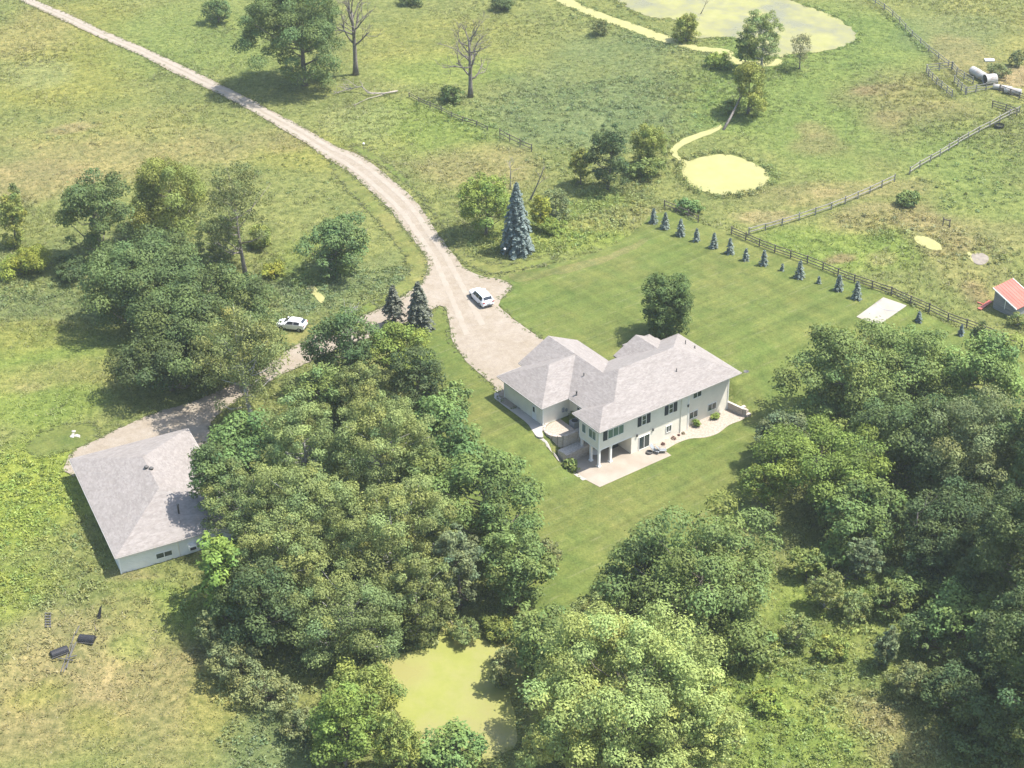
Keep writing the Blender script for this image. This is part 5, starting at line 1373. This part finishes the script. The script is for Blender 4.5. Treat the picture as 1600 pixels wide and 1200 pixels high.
# slanting trunk under the pale willow at the ditch
rg = np.random.default_rng(41); b = at(1130, 203); o = thing("dead_leaning_tree", tuple(b), "slanting bare brown trunk by the ditch under the pale willow", "tree trunk")
t = MB(); e = at_z(1160, 148, b[2] + 4.2) - b
t.tube([(0, 0, -.1), tuple(e * .35 + np.array([0, 0, -.2])), tuple(e * .7), tuple(e)], [.26, .22, .17, .11], 7); branchy(t, rg, e * .7, unit(e + np.array([1, 0, 2.])), 2.5, .1, 2)
t.build("stem", M['dead_bark'], o, True)
# fallen wood
def fallen(label, pts, r, seed, m='bleached', forks=5):
    rg = np.random.default_rng(seed); P = [at(x, y, dz) for x, y, dz in pts]; o = site("fallen_branch", tuple(P[0]), label, "fallen branch")
    q = MB(); q.tube(P, [r * (1 - .6 * i / (len(P) - 1)) for i in range(len(P))], 6)
    for k in range(forks):
        i = rg.integers(1, len(P)); d = unit(P[i] - P[i - 1] + rg.normal(size=3) * 1.0 + np.array([0, 0, .5]))
        branchy(q, rg, P[i - 1] + (P[i] - P[i - 1]) * rg.random(), d, rg.uniform(1, 2.6), r * .4, 1, .5, .1)
    q.build("limb", M[m], o, True)
fallen("pale dead limb lying below the bare trees with forked twigs", [(621, 142, .35), (600, 146, .5), (575, 145, .6), (565, 135, 1.2), (545, 139, .6), (520, 147, .3)], .17, 51, forks=11)
fallen("thin pale dead stick on the weeds below the forked limb", [(601, 147, .3), (575, 154, .3), (553, 164, .2)], .08, 52, forks=2)
fallen("grey fallen log in the clearing of the right wood", [(1258, 907, .3), (1290, 906, .35), (1312, 904, .3), (1340, 905, .4)], .2, 53, 'dead_bark', 3)
fallen("brown dead branches on the shaded slope of the right wood", [(1405, 925, .4), (1430, 900, 1.0), (1450, 880, 1.6)], .12, 54, 'dead_bark', 6)
for i, (u, v, s) in enumerate(((10.6, -.1, .34), (12.55, -.3, .42), (13.6, -.5, .2), (14.3, -.45, .28))):
    rg = np.random.default_rng(60 + i); b = np.array(hw(u, v, .05)); n = 90
    d = unit(rg.normal(size=(n, 3))); d[:, 2] = abs(d[:, 2]); q = leaf_quads(rg, d * s * rg.uniform(.5, 1, (n, 1)), unit(d + rg.normal(size=(n, 3)) * .4), np.full(n, .11))
    o = np_mesh("border_plant", q, 4, np.clip(np.array((.11, .045, .04) if i < 3 else (.2, .16, .1)) * (1 + rg.normal(size=(n * 4, 1)) * .2), .01, .4), M['leaf']); o.location = tuple(b)
    tag(o, "small maroon plant in the tan rock bed, %s from the patio" % ("first", "second and fullest", "third", "fourth and palest")[i], "plant", "border plants")

# ------------------------------------------------------------------ grass and weeds (nobody could count them)
rg = np.random.default_rng(77)
def in_view(x, y, z, m=170):
    px, py, _ = project(np.stack([x, y, z], -1)); return (px > -m) & (px < 1600 + m) & (py > -m) & (py < 1200 + m)
BARNP = [bt(a, b, 0)[:2] for a, b in ((-7.1, -10.5), (7.1, -10.5), (7.1, 10.5), (-7.1, 10.5))]
SHEDP = [st(a, b, 0)[:2] for a, b in ((-.3, -.3), (4.2, -.3), (4.2, 4.2), (-.3, 4.2))]
KEEP_OUT = [LAWN, DRIVE, VERGE_R, VERGE_L, SPUR_V, PATCH, POND_S, DITCH, LAKE, STRIP, POND_F, PUD1, PUD2, PUD3, MUD, BARNP, SHEDP, PAD]
def free(x, y):
    ok = np.ones(len(x), bool)
    for p in KEEP_OUT: ok &= ~inpoly(x, y, p)
    return ok
WEED = [([(-20, 695), (95, 738), (118, 790), (165, 895), (150, 930), (90, 950), (-20, 948)], 1.1, .9), ([(395, 470), (420, 440), (470, 428), (600, 420), (640, 405), (640, 430), (600, 462), (545, 488), (480, 492), (420, 512)], 1.3, 1.0),
        ([(698, 360), (745, 402), (800, 402), (870, 398), (960, 366), (1008, 335), (1030, 318), (1000, 285), (900, 300), (860, 330), (760, 370)], 1.2, 1.0), ([(640, 160), (760, 150), (1100, 100), (1140, 130), (1120, 190), (1050, 225), (1040, 300), (940, 310), (860, 270), (760, 225)], .42, .8),
        ([(1120, 1050), (1240, 1000), (1280, 880), (1420, 880), (1450, 1050), (1480, 1215), (1080, 1215)], .9, .9), ([(-20, 432), (130, 432), (160, 470), (-20, 486)], .9, .8),
        ([(290, 1010), (340, 950), (560, 1030), (560, 1210), (360, 1210)], .8, .8), ([(870, -10), (1070, 60), (1160, 100), (1220, 110), (1130, 110), (960, 60), (870, 20)], .6, .8), ([(250, 890), (330, 900), (600, 1010), (690, 1000), (660, 1050), (540, 1040), (300, 1000)], .8, .7),
        ([(1180, 780), (1600, 700), (1620, 1210), (1480, 1210), (1440, 1000), (1250, 900)], .5, .8), ([(0, 170), (400, 190), (560, 300), (520, 340), (200, 230), (0, 230)], .12, .5), ([(1040, 322), (1140, 362), (1300, 424), (1600, 543), (1600, 552), (1300, 433), (1140, 370), (1040, 330)], .9, .55),
        ([(340, 640), (480, 600), (690, 600), (760, 700), (830, 880), (760, 940), (640, 1000), (480, 1010), (320, 960), (330, 800)], .7, 1.2), ([(1440, 120), (1495, 165), (1505, 160), (1450, 112)], .5, .6), ([(1360, 0), (1484, 104), (1474, 108), (1350, 2)], .9, .9), ([(1400, 280), (1600, 200), (1600, 330), (1440, 330)], .25, .4), ([(1290, 340), (1430, 330), (1600, 400), (1600, 440), (1440, 400), (1330, 360)], .5, .6)]
WEED_W = [(G(p), d, h) for p, d, h in WEED]
# meadow grass: single blades in loose tufts
n = 112000
yy = rg.uniform(-64, 200, n); fr = (yy + 64) / 264; xx = rg.uniform(-1, 1, n) * (80 + 66 * fr) - 10
keep = in_view(xx, yy, H(xx, yy)) & free(xx, yy); xx, yy = xx[keep], yy[keep]; n = len(xx); zz = H(xx, yy)
B = 9
who = np.repeat(np.arange(n), B); N = len(who)
ang = rg.uniform(0, 6.283, N); rr = .42 * rg.random(N) ** .5
bx = xx[who] + rr * np.cos(ang); by = yy[who] + rr * np.sin(ang); bz = zz[who] - .04
hh = (.14 + .30 * np.clip(.5 + .5 * wob(xx * 2.1, yy * 2.1), 0, 1) ** 2)[who] * rg.uniform(.5, 1.3, N)
la = rg.uniform(0, 6.283, N); ln = hh * rg.uniform(.4, 1.9, N)
wd = rg.uniform(.05, .11, N); wa = rg.uniform(0, 6.283, N)
A = np.stack([np.stack([bx - wd * np.cos(wa), by - wd * np.sin(wa), bz], -1), np.stack([bx + wd * np.cos(wa), by + wd * np.sin(wa), bz], -1), np.stack([bx + ln * np.cos(la), by + ln * np.sin(la), bz + hh], -1)], 1).reshape(-1, 3)
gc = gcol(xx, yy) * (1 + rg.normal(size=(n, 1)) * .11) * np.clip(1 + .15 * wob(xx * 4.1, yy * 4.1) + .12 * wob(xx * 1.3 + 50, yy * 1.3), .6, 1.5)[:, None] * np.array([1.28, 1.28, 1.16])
tan = (rg.random(n) < .10)[:, None]; gc = np.where(tan, gc * .6 + np.array((.24, .21, .12)) * .4, gc)
gc = gc[who] * (1 + rg.normal(size=(N, 1)) * .12)
tag(np_mesh("meadow_grass", A, 3, np.repeat(np.clip(gc, .01, .45), 3, 0), M['grass']), kind="stuff")
# short grass creeping over the edges of the gravel and round the mown strips
ex, ey = [], []
for outl in (DRIVE, VERGE_R, VERGE_L, SPUR_V, PATCH):
    P = np.array(outl); Q2 = np.roll(P, -1, 0); L = np.linalg.norm(Q2 - P, axis=1); k = rg.choice(len(P), int(L.sum() * 3), p=L / L.sum()); t_ = rg.random(len(k))[:, None]
    e_ = P[k] + (Q2[k] - P[k]) * t_; nrm_ = np.stack([-(Q2 - P)[k][:, 1], (Q2 - P)[k][:, 0]], 1) / L[k][:, None]; e_ = e_ + nrm_ * rg.normal(size=(len(k), 1)) * .28
    ex.append(e_[:, 0]); ey.append(e_[:, 1])
ex = np.concatenate(ex); ey = np.concatenate(ey); k = in_view(ex, ey, H(ex, ey)); ex, ey = ex[k], ey[k]; who = np.repeat(np.arange(len(ex)), 6); N = len(who)
pos = np.stack([ex[who] + rg.normal(size=N) * .14, ey[who] + rg.normal(size=N) * .14, H(ex, ey)[who] + .10 + .05 * rg.random(N)], -1)
q = leaf_quads(rg, pos, unit(np.array([0, 0, 1.0]) + rg.normal(size=(N, 3)) * .25), rg.uniform(.08, .2, N), 2.2)
c = gcol(ex, ey) * np.array([.85, .88, .8]) * (1 + rg.normal(size=(len(ex), 1)) * .2)
tag(np_mesh("edge_grass", q, 4, np.repeat(np.clip(c[who], .012, .45), 4, 0), M['grass']), kind="stuff")
# leafy weeds and reeds in mounds
Q, Cc = [], []
def fringe(poly, wid):
    c = np.mean(poly, 0); return [tuple(np.array(p) + unit(np.array(p) - c) * wid) for p in poly]
for outl, wd_, dn, hg in ((POND_S, 1.3, 2.2, 1.0), (POND_F, 1.5, 1.0, .8), (LAKE, 1.6, 1.0, .8), (STRIP, 1.5, 1.0, .8), (DITCH, 1.2, 1.2, .8)): WEED_W.append((fringe(outl, wd_), dn, hg))
for poly, dens, hgt in WEED_W:
    P = np.array(poly); x0, y0 = P.min(0); x1, y1 = P.max(0); n = int((x1 - x0) * (y1 - y0) * dens)
    x = rg.uniform(x0, x1, n); y = rg.uniform(y0, y1, n); k = inpoly(x, y, poly) & free(x, y) & in_view(x, y, H(x, y)); x, y = x[k], y[k]; n = len(x)
    if not n: continue
    z = H(x, y); R = rg.uniform(.35, .95, n) * (.6 + .5 * hgt); hs = hgt * rg.uniform(.35, 1.1, n) * (.7 + .5 * np.clip(wob(x * 1.5, y * 1.5), -1, 1))
    hs = np.maximum(hs, .2); m = 26; who = np.repeat(np.arange(n), m); N = len(who)
    d = unit(rg.normal(size=(N, 3))); d[:, 2] = abs(d[:, 2])
    s = rg.uniform(.55, 1.0, N)
    pos = np.stack([x[who] + d[:, 0] * R[who] * s, y[who] + d[:, 1] * R[who] * s, z[who] + .05 + d[:, 2] * hs[who] * s], -1)
    q = leaf_quads(rg, pos, unit(d * .7 + np.array([0, 0, .45]) + rg.normal(size=(N, 3)) * .5), rg.uniform(.11, .24, N), 1.9)
    c = gcol(x, y) * np.array([1.36, 1.42, 1.22]) * (1 + rg.normal(size=(n, 1)) * .16) * (1 + np.array([1, 0, -1]) * rg.normal(size=(n, 1)) * .07)
    Q.append(q); Cc.append(np.repeat(c[who] * (1 + rg.normal(size=(N, 1)) * .12), 4, 0))
tag(np_mesh("tall_weeds", np.concatenate(Q), 4, np.clip(np.concatenate(Cc), .012, .45), M['grass']), kind="stuff")

# ------------------------------------------------------------------ haze
hz = bpy.data.materials.new("haze_air"); hz.use_nodes = True
nt = hz.node_tree; nt.nodes.clear()
ho = nt.nodes.new("ShaderNodeOutputMaterial"); hv = nt.nodes.new("ShaderNodeVolumePrincipled")
hv.inputs["Color"].default_value = (.86, .93, 1.0, 1); hv.inputs["Density"].default_value = 0.00014; hv.inputs["Anisotropy"].default_value = 0.2
nt.links.new(hv.outputs[0], ho.inputs["Volume"])
q = MB(); q.box(-1500, -1500, -8, 1500, 1500, 135)
tag(q.build("haze", hz), kind="stuff")
